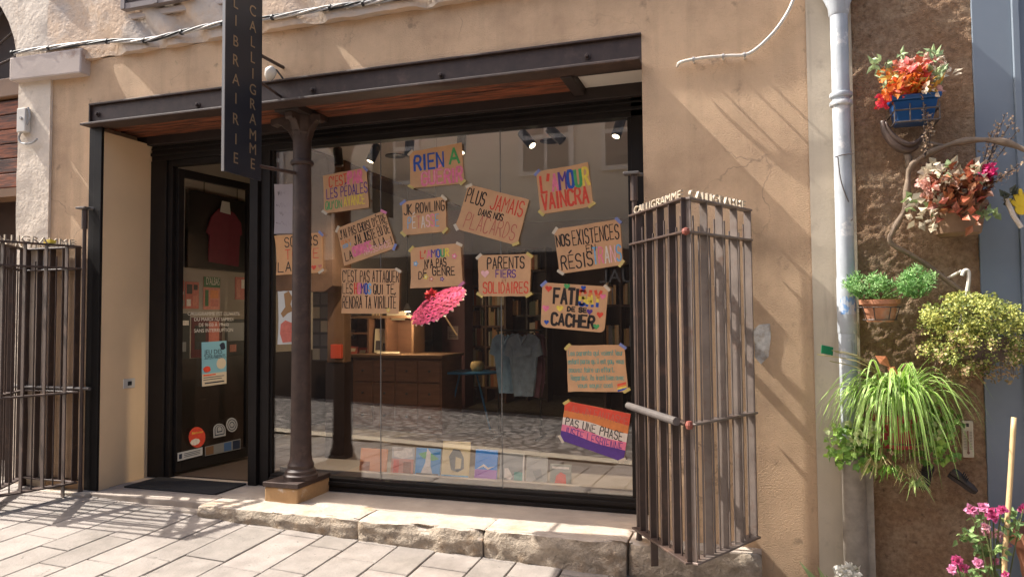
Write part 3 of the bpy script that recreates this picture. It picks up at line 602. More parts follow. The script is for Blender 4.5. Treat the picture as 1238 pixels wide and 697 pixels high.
# ------------------------------------------------------------------ blade sign
sx = -3.012
c0 = atx(271, 208, sx); c1 = atx(316, 217, sx); zb = (c0.z+c1.z)/2; ya, yb = c0.y, c1.y
sg = thing('blade_sign', 'tall dark blade sign lettered LIBRAIRIE CALLIGRAMME projecting over the shopfront', 'sign', (sx, yb, zb))
mb = MB(); mb.box(sx-.016, sx, ya, yb, zb, 3.76); mb.build('panel', SIGNPAINT, sg, bevel=.002)
mb = MB(); mb.box(sx-.018, sx+.002, ya-.006, ya-.0005, zb-.003, 3.765); mb.build('edge_trim', SIGNEDGE, sg)
mb = MB()
for wd, px, ys in (('LIBRAIRIE', 285, (4, 25, 50, 73, 96, 119, 144, 168, 191)), ('CALLIGRAMME', 305.5, (13, 32, 51, 70, 89, 108, 126, 144, 163, 180, 198))):
    for ch, py in zip(wd, ys):
        c = atx(px, py, sx); V, F = bm_text(ch, .098, .0008, 'CENTER'); cxm = (max(v.x for v in V)+min(v.x for v in V))/2; czm = (max(v.y for v in V)+min(v.y for v in V))/2
        mb.add([Vector((sx+.0015+v.z, c.y+(v.x-cxm), c.z+(v.y-czm))) for v in V], F)
mb.build('lettering', SIGNLETTER, sg)
for P_, r_ in (([(sx-.008, yb-.02, 2.56), (-3.04, .19, 2.60)], .012), ([(sx-.008, yb, 3.30), (sx-.008, -.0, 3.30)], .012), ([(sx-.008, yb-.01, 3.12), (sx-.03, -.0, 3.10)], .009)): mb = MB(); mb.tube(P_, r_, 8); mb.build('bracket', GATEDARK, sg)
# wall lamp beside the sign
p = at(328, 92, -.06)
t = thing('wall_lamp', 'small pale wall spotlight beside the blade sign', 'wall lamp', p)
mb = MB(); mb.lathe(p+Vector((-.02, 0, -.02)), [(.02, 0), (.035, .03), (.04, .07), (.02, .10), (.008, .11)], 12, (.6, -.5, .5)); mb.build('lamp_body', PLASTICW, t, smooth=True)
mb = MB(); mb.tube([p+Vector((-.05, .05, .03)), p+Vector((-.03, .02, .07)), p+Vector((.02, .03, .05)), p+Vector((.07, .06, -.03))], .006, 6); mb.build('lead', CABLEK, t)

# ------------------------------------------------------------------ cables and wall fittings
pts = [(16, 64), (60, 58), (130, 50), (175, 49), (220, 39), (270, 28), (330, 21), (400, 9), (440, 4), (490, -4), (560, -14)]
mb = MB(); RC = random.Random(5)
P0 = [at(px, py, -.075) for px, py in pts]
def dense(P, n=6):
    out = []
    for i in range(len(P)-1):
        for k in range(n):
            t = k/n; a, b, c, d = P[max(i-1, 0)], P[i], P[i+1], P[min(i+2, len(P)-1)]
            out.append(.5*((2*b)+(c-a)*t+(2*a-5*b+4*c-d)*t*t+(3*b-a-3*c+d)*t*t*t))
    return out+[P[-1]]
for k in range(4):
    mb.m = (0, 1, 0, 2)[k]; ph = k*1.57
    Q = [p+Vector((0, .011*math.sin(i*.55+ph), .012*math.cos(i*.55+ph))) for i, p in enumerate(dense(P0, 6))]
    mb.tube(Q, .0066, 6)
mb.m = 2
for i in range(0, len(P0)-1): mb.lathe(P0[i]-Vector((.012, 0, 0)), [(.021, 0), (.021, .018)], 8, (1, 0, 0))
tag(mb.build('cable_bundle', [CABLEM, CABLEW, CABLEK]), 'grey twisted cable bundle along the ledge above the shopfront', 'cable')
mb = MB(); P_ = [(819, 80, -.02), (824, 75, -.05), (850, 70, -.055), (880, 67.5, -.055), (905, 65, -.055), (930, 45, -.05), (948, 22, -.05), (959, 0, -.05), (968, -30, -.05)]
Q = dense([at(a, b, c) for a, b, c in P_], 5); mb.tube(Q, .009, 8); mb.m = 1
for i in (8, 14, 19): mb.lathe(Q[i]-Vector((.006, 0, 0)), [(.014, 0), (.014, .012)], 8, Q[i+1]-Q[i])
mb.m = 0
for i in (8, 14, 19): mb.tube([Q[i], Q[i]+Vector((0, .06, 0))], .007, 6)
tag(mb.build('conduit', [CABLEW, CABLEM]), 'pale bent conduit on the beige wall above the right gate', 'conduit')
p = at(28, 145, -.05)
t = thing('junction_box', 'grey junction box with looped cable on the white stone pier', 'junction box', p)
mb = MB(); mb.box(p.x-.045, p.x+.045, -.07, -.02, p.z-.10, p.z+.09); mb.build('box', PLASTICW, t, bevel=.006)
mb = MB(); mb.lathe(at(26, 143, -.07), [(.012, 0), (.012, .012)], 10, (0, -1, 0)); mb.build('knob', CABLEM, t)
Q = dense([at(a, b, -.05) for a, b in ((34, 130), (36, 142), (30, 155), (23, 165), (26, 173), (38, 173), (45, 168))], 4); mb = MB(); mb.tube(Q, .008, 6); mb.build('loop', CABLEM, t)
p = atx(155.5, 463, -4.628+.001); t = thing('wall_socket', 'small cream socket plate on the left reveal by the door', 'socket', p)
mb = MB(); mb.box(p.x, p.x+.009, p.y-.055, p.y+.055, p.z-.037, p.z+.037); mb.build('plate', PLASTICW, t, bevel=.004)
mb = MB(); mb.box(p.x+.009, p.x+.012, p.y-.017, p.y+.02, p.z-.016, p.z+.016); mb.build('socket', CABLEK, t)
# torn paper patch on the wall by the gate
mb = MB(); q = [at(a, b, -.0065) for a, b in ((911, 398), (918, 392), (931, 391), (932, 408), (929, 431), (920, 440), (913, 432))]; mb.prism(q, (0, .004, 0))
tag(mb.build('paper_remnant', mat('torn_paper', (.46, .43, .40), .9, var=.35, vscale=30, var2=((.32, .27, .22), 18, .45, .6))), 'torn grey paper remnant on the wall behind the right gate', 'paper')

# drainpipe
PX_, PY_ = .497, -.080
t = thing('drainpipe', 'pale blue grey drainpipe with a collar between the beige and brown walls', 'drainpipe', (PX_, PY_, 0))
mb = MB(); mb.lathe((PX_, PY_, .0), [(.044, .86), (.044, 3.19)], 20); mb.lathe((PX_, PY_, 1.46), [(.045, 0), (.047, .005), (.047, .28), (.045, .29)], 20); smooth_angle(mb.build('pipe', PIPE, t))
for z in (2.70, 2.655): mb = MB(); mb.lathe((PX_, PY_, z), [(.045, 0), (.055, .004), (.058, .014), (.055, .024), (.045, .028)], 20); smooth_angle(mb.build('collar', PIPE, t))
mb = MB(); mb.lathe((PX_, PY_, 3.14), [(.045, 0), (.050, .01), (.054, .05), (.115, .20), (.115, .42)], 20); smooth_angle(mb.build('hopper', PIPE, t))
mb = MB(); mb.lathe((PX_+.012, PY_, .0), [(.060, 0), (.058, .80), (.064, .81), (.064, .90), (.05, .91)], 18); mb.box(PX_+.05, PX_+.10, PY_-.02, .02, 0, .95); smooth_angle(mb.build('cast_iron_foot', PIPELOW, t))
mb = MB(); q = at(1018, 368, PY_-.055)
for k in range(7):
    a = math.pi*(1.25+.09*k); b = a+math.pi*.09
    mb.quad((PX_+.0475*math.cos(a), PY_+.0475*math.sin(a), 1.56), (PX_+.0475*math.cos(b), PY_+.0475*math.sin(b), 1.56), (PX_+.0475*math.cos(b), PY_+.0475*math.sin(b), 1.64+.01*(k % 2)), (PX_+.0475*math.cos(a), PY_+.0475*math.sin(a), 1.64+.012*(k % 3)))
mb.build('sticker', mat('faded_sticker', (.45, .50, .58), .6, var2=((.16, .30, .55), 40, .5, .55)), t)
mb = MB(); Q = dense([at(a, b, -.13) for a, b in ((1013, 190), (1016, 215), (1021, 232), (1026, 244))], 4); mb.tube(Q, .003, 5); Q = dense([at(a, b, -.13) for a, b in ((1010, 190), (1020, 187), (1032, 186))], 4); mb.tube(Q, .003, 5); mb.build('tie_wire', WIRE, t)

# ------------------------------------------------------------------ cardboard signs taped to the glass
SGRP = 'hand lettered signs taped to the shop window'
SY = GY-.0045
def sheet(name, label, quad, rows, deco=None, card=None, tapes='wbyp', corner=0.0, cat='sign', stripes=None, extra=None):
    TL, TR, BR_, BL_ = [at(px, py, SY) for px, py in quad]
    ctr = (TL+TR+BR_+BL_)/4; w = ((TR-TL).length+(BR_-BL_).length)/2; h = ((BL_-TL).length+(BR_-TR).length)/2
    t = thing(name, label, cat, (ctr.x, SY, ctr.z), SGRP)
    T = .003
    rc = random.Random(label+'c'); ck = [rc.uniform(0, .022) if rc.random() < .6 else rc.uniform(0, .006) for _ in range(4)]; cb = rc.uniform(-.004, .006)
    def cv(u, v):
        if corner: return 0.0
        d = (u+v, (1-u)+v, (2-u-v), u+1-v); return max(0.0, sum(k*max(0, .55-q)**2/.30 for k, q in zip(ck, d))+.003+cb*math.sin(math.pi*u)*.6)
    def mp(x, y, lift):
        u, v = x/w, y/h; p = TL*(1-u)*(1-v)+TR*u*(1-v)+BR_*u*v+BL_*(1-u)*v
        return Vector((p.x, SY-T-lift-cv(u, v), p.z))
    rnd = random.Random(label); outl = []
    if corner:
        for (cx2, cy2, a0) in ((corner, corner, 180), (w-corner, corner, 270), (w-corner, h-corner, 0), (corner, h-corner, 90)):
            for k in range(5): a = rad(a0+k*22.5); outl.append((cx2+corner*math.cos(a), cy2+corner*math.sin(a)))
    else:
        n = 7
        for (a, b) in (((0, 0), (w, 0)), ((w, 0), (w, h)), ((w, h), (0, h)), ((0, h), (0, 0))):
            for k in range(n): s = k/n; outl.append((a[0]+(b[0]-a[0])*s+(rnd.random()-.5)*.003, a[1]+(b[1]-a[1])*s+(rnd.random()-.5)*.003))
    mb = MB()
    if corner: mb.prism([mp(x, y, 0) for x, y in outl], (0, T, 0))
    else:
        n = 8; jit = lambda i, j: ((rnd.random()-.5)*.003 if i in (0, n) or j in (0, n) else 0)
        P = [(w*i/n+jit(i, j), h*j/n+jit(i, j)) for j in range(n+1) for i in range(n+1)]; k = len(P)
        bd = [i for i in range(n)]+[n+(n+1)*j for j in range(n)]+[(n+1)*n+n-i for i in range(n)]+[(n+1)*(n-j) for j in range(n)]
        F = [(a, a+1, a+n+2, a+n+1) for j in range(n) for a in range(j*(n+1), j*(n+1)+n)]
        mb.add([mp(x, y, 0) for x, y in P]+[mp(x, y, -T) for x, y in P], F+[tuple(q+k for q in f[::-1]) for f in F]+[(a, b, b+k, a+k) for a, b in zip(bd, bd[1:]+bd[:1])])
    mb.build('board', card or CARD, t)
    if stripes:
        mb = MB(); mats = []
        for i, (v0, v1, colr) in enumerate(stripes):
            mats.append(mat('stripe_%s' % colr, INK[colr], .6, var=.12, vscale=25)); mb.m = i; N_ = 12
            wob = lambda u, v: v+.022*math.sin(u*7+v*5) if 0 < v < 1 else v
            for k in range(N_):
                u0, u1 = k/N_, (k+1)/N_
                mb.quad(mp(u0*w, wob(u0, v0)*h, .0006), mp(u1*w, wob(u1, v0)*h, .0006), mp(u1*w, wob(u1, v1)*h, .0006), mp(u0*w, wob(u0, v1)*h, .0006))
        mb.build('stripes', mats, t)
    used = []
    for r in rows:
        for c in r[5]:
            if c not in used and c != '*': used.append(c)
    for d in (deco or []):
        if d[4] not in used: used.append(d[4])
    slots = {c: i for i, c in enumerate(used)}
    if rows:
        mb = MB()
        for r in rows: letters(mb, r[0], r[1]*w, r[2]*w, r[3]*h, r[4]*h, (r[6] if len(r) > 6 else .012), mp, slots, r[5], rnd=rnd, dy=(r[7]*h if len(r) > 7 else 0))
        mb.build('lettering', [ink(c) for c in used], t)
    if deco:
        for kind, u, v, s, c in deco:
            mb = MB(); (heart if kind == 'h' else flower)(mb, u*w, v*h, s*(.72 if kind == 'h' else .9), mp)
            o = mb.build('heart' if kind == 'h' else 'flower', ink(c), t)
            if kind == 'f': mb = MB(); flower(mb, u*w, v*h, s*.35, mp, .0022); mb.build('flower_centre', ink('w'), o)
    if extra: extra(t, mp, w, h)
    TM = {'w': TAPE_W, 'b': TAPE_B, 'y': TAPE_Y, 'p': TAPE_P}
    for c, (u, v, a) in zip(tapes, ((0.02, .03, -40), (.98, .03, 40), (.98, .97, -40), (.02, .97, 40))):
        if c == '-': continue
        L2, W2 = .026, .010; a = rad(a+rnd.uniform(-12, 12)); ux = Vector((math.cos(a), math.sin(a))); uy = Vector((-ux.y, ux.x)); c0_ = Vector((u*w, v*h))
        mb = MB(); mb.add([mp(*(c0_+ux*i*L2+uy*j*W2), .0021) for i, j in ((-1, -1), (1, -1), (1, 1), (-1, 1))], [(0, 1, 2, 3)]); mb.build('tape', TM[c], t)
    return t
S_ = 'cardboard_sign'
sheet(S_, 'cardboard sign reading C’EST PAR LES PÉDALES with a pink scribble and yellow AVANCE', [(391, 212.4), (443.5, 202.6), (446.6, 250.9), (393.1, 258.7)],
      [("C'EST", .14, .54, .07, .33, 'r', .011), ('PAR', .58, .88, .05, .33, 'p', .026), ('LES PÉDALES', .07, .99, .37, .62, 'v', .010), ("QU'ON", .04, .40, .70, .90, 'g', .009), ('AVANCE', .46, .92, .64, .88, 'y', .011)], tapes='-b-w')
sheet(S_, 'cardboard sign with blue RIEN, green A and fat pink GUÉRIR', [(495.6, 184), (559, 173), (561.5, 222), (497, 227.7)],
      [('RIEN', .09, .64, .15, .53, 'b', .023), ('A', .76, .93, .10, .48, 'g', .026), ('GUÉRIR', .22, .97, .60, .94, 'p', .024), ('GUÉRIR', .22, .97, .60, .94, 'l', .006)], tapes='w-yy')
sheet(S_, 'small cardboard sign with black top line over pastel PÉTASSE', [(486.6, 244), (539, 238), (540, 280), (488, 284.5)],
      [('JK', .04, .22, .10, .40, 'k', .010), ('ROWLING', .32, .97, .10, .38, 'k', .010), ('PÉTASSE', .12, .84, .48, .82, 'swcwlps', .010)], tapes='bwyy')
sheet(S_, 'tilted cardboard sign reading PLUS JAMAIS DANS NOS PLACARDS', [(567.1, 223.3), (640.2, 241.4), (625.2, 296.9), (550.8, 276.2)],
      [('PLUS', .03, .33, .07, .37, 'k', .012), ('JAMAIS', .44, .95, .08, .39, 'r', .012), ('DANS NOS', .29, .68, .44, .58, 'k', .009), ('PLACARDS', .12, .93, .58, .92, 'd', .008)], tapes='w-yw')
sheet(S_, 'cardboard sign with rainbow L’AMOUR above red VAINCRA', [(648.5, 207.8), (711.8, 197), (717, 249), (653.6, 259.5)],
      [("L'AMOUR", .07, .97, .12, .50, 'rrpvbgy', .026), ('VAINCRA', .06, .93, .54, .90, 'r', .022)], tapes='b-yy')
sheet(S_, 'tilted cardboard sign of small black capitals ending in NAISSANCE', [(407.8, 276.2), (465.2, 254.3), (479.6, 299.5), (416.9, 321.4)],
      [("J'AI PAS CHOISI D'ÊTRE", .03, .98, .09, .31, 'k', .008), ('GAY', .03, .22, .37, .45, 'o', .007), ('BI', .05, .22, .47, .55, 's', .007), ("J'AI JUSTE EU DE", .28, .98, .35, .58, 'k', .009), ('LA', .05, .19, .68, .90, 'k', .009), ('CHANCE', .22, .58, .62, .84, 'p', .022), ('À LA', .62, .85, .63, .80, 'k', .009), ('NAISSANCE', .42, .93, .76, .92, 'l', .006), ('!', .94, .99, .68, .88, 'k', .008)], tapes='wpb-', card=CARD)
sheet(S_, 'cardboard sign with flowers reading L’AMOUR N’A PAS DE GENRE', [(496.6, 299.6), (557, 293.6), (559.7, 344.9), (497.8, 348.5)],
      [("L'AMOUR", .20, .76, .10, .28, 'rrpvbgy', .013), ("N'A PAS", .28, .70, .34, .54, 'k', .010, -.03), ('DE', .15, .32, .60, .78, 'k', .010, -.06), ('GENRE', .43, .86, .52, .72, 'k', .010, .03)],
      [('f', .10, .40, .05, 's'), ('f', .87, .30, .055, 'p'), ('f', .29, .74, .05, 'y'), ('f', .40, .80, .05, 'c'), ('f', .61, .82, .042, 'v')], tapes='ywp-')
sheet(S_, 'cardboard sign of black capitals beginning C’EST PAS ATTAQUER', [(413.7, 324.1), (483.5, 325), (482.6, 379.2), (413.7, 378.5)],
      [("C'EST PAS ATTAQUER", .02, .99, .05, .30, 'k', .008), ('LES', .02, .19, .34, .56, 'k', .008), ('HOMOS', .23, .51, .33, .56, 'rpvbs', .013), ('QUI TE', .56, .91, .35, .56, 'k', .009), ('RENDRA TA VIRILITÉ', .02, .95, .62, .88, 'k', .009)], [('f', .82, .92, .04, 'y')], tapes='-w--')
sheet(S_, 'cardboard sign reading NOS EXISTENCES EN RÉSISTRANS', [(669.7, 277.5), (749.2, 264.6), (753.8, 320.1), (676.9, 331)],
      [('NOS', .02, .22, .15, .40, 'k', .013), ('EXISTENCES', .27, .97, .10, .42, 'k', .010), ('EN', .46, .60, .46, .60, 'k', .009), ('RÉSIS', .05, .54, .62, .92, 'k', .012), ('TRANS', .55, .98, .55, .90, 'spwls', .013)], tapes='wbyw')
sheet(S_, 'cardboard sign reading PARENTS FIERS ET SOLIDAIRES', [(578.2, 308.5), (642, 306.7), (641, 357.9), (579.5, 358)],
      [('PARENTS', .18, .88, .06, .33, 'k', .011), ('FIERS', .34, .72, .37, .55, 'v', .009), ('ET', .46, .54, .60, .66, 'n', .004), ('SOLIDAIRES', .09, .96, .66, .92, 'r', .011)], [('h', .13, .45, .085, 'l')], tapes='wyyy')
sheet(S_, 'round cornered cardboard sign with hearts reading FATIGAY DE SE CACHER', [(656, 341.1), (735.8, 346.3), (730.7, 402), (653.8, 395)],
      [('FATI', .19, .56, .12, .44, 'k', .026), ('GAY', .58, .90, .12, .44, '*royyb', .024), ('DE SE', .41, .70, .505, .595, 'k', .013), ('CACHER', .17, .83, .67, .92, 'k', .023)],
      [('h', .10, .13, .07, 'r'), ('h', .38, .05, .06, 'g'), ('h', .63, .06, .05, 'b'), ('h', .93, .22, .06, 'p'), ('h', .07, .57, .07, 'p'), ('h', .29, .55, .07, 'y'), ('h', .75, .57, .06, 'v'), ('h', .91, .62, .065, 'r'), ('h', .09, .88, .05, 'b'), ('h', .87, .88, .06, 'g')], corner=.035, tapes='bw--',
      extra=lambda t, mp, w, h: None)
def small_flag(t, mp, w, h):
    mb = MB(); cs = 'royb'
    for i in range(4):
        v0 = .82+.04*i; mb.m = i; mb.add([mp(.83*w, (v0+.02)*h, .0012), mp(.98*w, (v0-.03)*h, .0012), mp(.98*w, (v0+.01)*h, .0012), mp(.83*w, (v0+.06)*h, .0012)], [(0, 1, 2, 3)])
    mb.build('flag_doodle', [ink(c) for c in cs], t)
sheet(S_, 'cardboard sign of green joined handwriting with a tiny rainbow flag', [(685.2, 417.2), (754.5, 416.5), (759.8, 473), (687, 473)],
      [('Les parents qui voient leur', .03, .97, .11, .22, 't', .0052), ('enfant parce qu il est gay, vous', .02, .97, .29, .40, 't', .0052), ('pouvez faire un effort.', .03, .80, .47, .58, 't', .0052), ('Regardez, ils iront bien avec', .06, .95, .64, .75, 't', .0052), ('vous soyez cool', .17, .75, .81, .91, 't', .0052)], tapes='yby-', extra=small_flag)
sheet('striped_sign', 'tilted sign striped red to purple reading PAS UNE PHASE', [(684, 483.8), (762.8, 499.8), (754, 558), (677.2, 530.8)],
      [('PAS UN FANTASME', .05, .97, .08, .24, 'd', .006), ('PAS UNE PHASE', .05, .93, .41, .59, 'k', .008), ('JUSTE LESBIENNE', .04, .95, .64, .84, 'v', .007)], tapes='y-ww', stripes=((0, .22, 'r'), (.22, .40, 'o'), (.40, .60, 'w'), (.60, .78, 'p'), (.78, 1, 'v')))
sheet(S_, 'orange cardboard sign half hidden behind the iron column', [(334.2, 285.3), (390.3, 280.9), (390.3, 329.2), (335.5, 332.5)],
      [('SOEURS', .20, .90, .06, .30, 'k', .010), ('TOUTE', .20, .92, .38, .62, 'r', .008), ('LA', .04, .32, .68, .92, 'k', .012)], [('h', .5, .82, .10, 'r'), ('h', .82, .86, .06, 'r'), ('h', .95, .84, .05, 'c')], card=CARD2, tapes='-bw-')
def scribble(t, mp, w, h):
    mb = MB(); rn = random.Random(8); k = 0
    for v, a, b in ((.18, .1, .5), (.42, .05, .55), (.60, .15, .6), (.80, .05, .5)):
        P = [(w*(a+(b-a)*i/26), h*(v+(rn.random()-.5)*.10)) for i in range(27)]; ribbon(mb, P, .004, mp, k); k += 1
    mb.build('handwriting', ink('k'), t)
sheet('paper_note', 'pale handwritten paper note by the door above the orange sign', [(332.5, 223), (374, 222), (374, 281), (332.5, 283)], [], card=mat('lilac_paper', (.40, .35, .36), .8), tapes='----', extra=scribble, cat='paper note')
def comic(t, mp, w, h):
    mb = MB()
    def blob(pts, m): mb.m = m; mb.add([mp(u*w, v*h, .0008+.0003*m) for u, v in pts], [tuple(range(len(pts)))])
    blob([(.25, .05), (.45, .0), (.6, .12), (.52, .25), (.62, .38), (.4, .42), (.2, .5), (.1, .42), (.3, .3)], 0)
    blob([(.1, .62), (.3, .55), (.55, .6), (.8, .56), (.9, .75), (.85, .95), (.2, .97), (.08, .8)], 1)
    blob([(.3, .72), (.8, .7), (.8, .86), (.3, .88)], 2)
    mb.m = 3
    letters(mb, 'M', .40*w, .66*w, .73*h, .85*h, .012, mp, {'r': 3}, 'r')
    mb.build('drawing', [mat('drawing_brown', (.30, .16, .06), .6), ink('d'), ink('y'), ink('r')], t)
sheet('comic_poster', 'white drawn poster with an orange figure beside the door post', [(337, 352), (366, 351), (366, 415), (337.5, 416)], [], card=mat('poster_paper', (.55, .55, .52), .6), tapes='----', extra=comic, cat='poster')

# ------------------------------------------------------------------ on the door leaf
def leaf_sheet(name, label, cat, quad, m, paint=None, th=.002, lift=.006, smooth=None):
    P = [leaf_at(px, py, lift) for px, py in quad]; c = sum(P, Vector())/len(P)
    t = thing(name, label, cat, c); mb = MB(); mb.prism(P, LN*th); mb.build('sheet' if name != 'round_sticker' else 'disc', m, t)
    if paint: paint(t, P, lambda u, v, l=.001: (P[0]*(1-u)*(1-v)+P[1]*u*(1-v)+P[2]*u*v+P[3]*(1-u)*v)+LN*(th+l))
    return t
def blue_poster(t, P, mp):
    mb = MB(); mb.m = 0
    def q(u0, v0, u1, v1, m, l=.001): mb.m = m; mb.add([mp(u0, v0, l), mp(u1, v0, l), mp(u1, v1, l), mp(u0, v1, l)], [(0, 1, 2, 3)])
    q(0, .72, 1, 1, 0); q(.05, .74, .55, .77, 1, .0015); q(.05, .80, .9, .815, 2, .0015); q(.05, .85, .8, .865, 2, .0015); q(.1, .92, .9, .95, 2, .0015)
    c = (.78, .52); mb.m = 0; mb.add([mp(c[0]+.2*math.cos(a*.52), c[1]+.13*math.sin(a*.52), .0012) for a in range(12)], [tuple(range(12))])
    mb.m = 1; mb.add([mp(.2+.14*math.cos(a*.7)*(1+.3*(a % 2)), .62+.07*math.sin(a*.7), .0014) for a in range(9)], [tuple(range(9))])
    mb.m = 2; mb.add([mp(.84+.10*math.cos(a*.7)*(1+.5*(a % 2)), .12+.09*math.sin(a*.7), .0014) for a in range(9)], [tuple(range(9))])
    a = mp(.10, .28); b = mp(.10, .39)
    put_text(mb, 'JEU DES', a, LU, (0, 0, 1), .055, .0004); put_text(mb, 'SUPER-PARENTS', b, LU, (0, 0, 1), .050, .0004, fit=(P[1]-P[0]).length*.84)
    mb.build('print', [TAPE_W, ink('r'), mat('print_navy', (.02, .03, .06), .5)], t)
leaf_sheet('event_poster', 'pale blue event poster taped inside the door glass', 'poster', [(243, 413.5), (273, 411.5), (273, 463), (243.5, 467)], mat('poster_blue', (.22, .46, .58), .5), blue_poster)
mb = MB()
for i, (s, w_) in enumerate((('CALLIGRAMME EST OUVERTE', 63), ('DU MARDI AU SAMEDI', 47), ('DE 9H30 À 19H00', 36), ('SANS INTERRUPTION', 47))):
    cx2 = 257.5; a = leaf_at(cx2-w_/2, 381+i*6.7, .006); b = leaf_at(cx2+w_/2, 381+i*6.7, .006); a.z = b.z = (leaf_at(257, 381+i*6.7)).z
    put_text(mb, s, a, LU, (0, 0, 1), .043, .0004, fit=(b-a).length)
tag(mb.build('opening_hours', mat('white_vinyl', (.62, .58, .54), .5)), 'white opening hours lettering on the door glass', 'lettering')
def disc(cx2, cy2, rx, ry, n=20): return [(cx2+rx*math.cos(2*math.pi*k/n), cy2+ry*math.sin(2*math.pi*k/n)) for k in range(n)]
def redpaint(t, P, mp):
    mb = MB(); c = sum(P, Vector())/len(P)+LN*.003
    put_text(mb, 'Bienvenue', c-LU*.055+Vector((0, 0, .03)), LU, (0, 0, 1), .03, .0003, fit=.11); mb.m = 1
    mb.add([c-LU*.02+LU*.05*math.cos(a)+Vector((0, 0, -.035+.028*math.sin(a))) for a in [k*.785 for k in range(8)]], [tuple(range(8))]); mb.build('print', [ink('y'), ink('w')], t)
leaf_sheet('round_sticker', 'red round sticker low on the door glass', 'sticker', disc(237.5, 528, 10, 12.5), ink('r'), redpaint)
def greyring(t, P, mp):
    mb = MB(); c = sum(P, Vector())/len(P)+LN*.003; n = len(P)
    for s in (.8, .45): mb.add([c+(p+LN*.003-c)*s for p in P]+[c+(p+LN*.003-c)*(s-.12) for p in P], [(i, (i+1) % n, (i+1) % n+n, i+n) for i in range(n)])
    mb.build('print', mat('print_navy', (.02, .03, .06), .5), t)
leaf_sheet('round_sticker', 'pale arched sticker on the door glass right of the red one', 'sticker', [(257.5, 529)]+[(264.5+7.5*math.cos(a), 519+7.5*math.sin(a)) for a in [math.pi*(1+k/8) for k in range(9)]]+[(272, 526)], mat('sticker_grey', (.40, .40, .40), .5), greyring)
leaf_sheet('round_sticker', 'highest pale round sticker near the door edge', 'sticker', disc(279.5, 513, 6.8, 8.6), mat('sticker_grey', (.40, .40, .40), .5), greyring)
def strip(t, P, mp):
    mb = MB()
    for k in range(3): mb.add([mp(.25, .25+.2*k), mp(.9, .25+.2*k), mp(.9, .32+.2*k), mp(.25, .32+.2*k)], [(0, 1, 2, 3)])
    mb.add([mp(.05, .2), mp(.17, .2), mp(.17, .8), mp(.05, .8)], [(0, 1, 2, 3)]); mb.build('print', mat('print_navy', (.02, .03, .06), .5), t)
leaf_sheet('label_strip', 'white label strip at the foot of the door glass', 'sticker', [(214, 547), (244, 540), (244, 549.5), (214, 557)], mat('sticker_white', (.50, .50, .50), .5), strip)
def cards(t, P, mp):
    mb = MB()
    for k, m in enumerate((0, 1, 2, 3)): mb.m = m; mb.add([mp(k*.25+.02, .08), mp(k*.25+.23, .08), mp(k*.25+.23, .92), mp(k*.25+.02, .92)], [(0, 1, 2, 3)])
    mb.build('print', [TANWOOD, mat('print_grey', (.2, .2, .2), .5), mat('print_blue', (.06, .12, .25), .5), mat('print_navy', (.02, .03, .06), .5)], t)
leaf_sheet('label_strip', 'row of payment card labels beside the white strip on the door', 'sticker', [(247, 539.5), (290, 529.5), (290, 542), (247, 551)], mat('print_grey', (.2, .2, .2), .5), cards)

# ------------------------------------------------------------------ behind the door: framed shirt and posters on the side wall
WX = -4.70
def wq(px, py, d=0): return atx(px, py, WX+d)
Pj = [wq(px, py) for px, py in ((223.5, 227), (297, 246), (295, 329), (222, 324))]
t = thing('framed_shirt', 'red football shirt in a black frame behind the door glass', 'picture', sum(Pj, Vector())/4)
mb = MB(); y0, y1 = Pj[0].y, Pj[1].y; z1 = (Pj[0].z+Pj[1].z)/2; z0 = (Pj[2].z+Pj[3].z)/2
mb.box(WX, WX+.04, y0, y1, z0, z1); mb.build('frame', BLACKPAINT, t, bevel=.008)
W_, H_ = y1-y0, z1-z0
def sh(pts): return [(WX+.042, y0+W_*u, z0+H_*v) for u, v in pts]
mb = MB(); mb.prism(sh([(.30, .10), (.80, .07), (.82, .5), (.86, .52), (.84, .68), (.72, .80), (.58, .84), (.46, .82), (.34, .70), (.26, .48), (.31, .45)]), (.012, 0, 0)); mb.build('shirt', mat('shirt_red', (.16, .010, .026), .8, var=.2, vscale=20), t, bevel=.003)
mb = MB(); mb.prism([(p[0]+.013, p[1], p[2]) for p in sh([(.47, .78), (.64, .77), (.62, .93), (.50, .93)])], (.008, 0, 0)); mb.build('collar', WHITEPAINT, t)
mb = MB(); mb.tube([(WX+.03, y0+.05, z1+.14), (WX+.03, y1+.05, z1+.12)], .008, 6); mb.tube([(WX+.03, y0+W_*.25, z1), (WX+.03, y0+W_*.25, z1+.13)], .004, 5); mb.tube([(WX+.03, y0+W_*.8, z1), (WX+.03, y0+W_*.8, z1+.12)], .004, 5); mb.build('picture_rail', LAMPK, t)
def wposter(label, quad, base, marks):
    P = [wq(px, py) for px, py in quad]; ys = (P[0].y+P[3].y)/2, (P[1].y+P[2].y)/2; zs = (P[2].z+P[3].z)/2, (P[0].z+P[1].z)/2
    t = thing('wall_poster', label, 'poster', (WX, ys[0], zs[0]), 'posters on the wall behind the door'); mb = MB(); mb.box(WX, WX+.004, ys[0], ys[1], zs[0], zs[1]); mb.build('sheet', base, t)
    mb = MB(); ms = []
    for u0, v0, u1, v1, m in marks:
        if m not in ms: ms.append(m)
        mb.m = ms.index(m); mb.box(WX+.0045, WX+.0055, ys[0]+(ys[1]-ys[0])*u0, ys[0]+(ys[1]-ys[0])*u1, zs[0]+(zs[1]-zs[0])*v0, zs[0]+(zs[1]-zs[0])*v1)
    mb.build('print', ms, t); return t, ys, zs
IK = ink
DK = mat('print_dark', (.03, .03, .03), .6); GN = mat('print_green', (.05, .16, .06), .6)
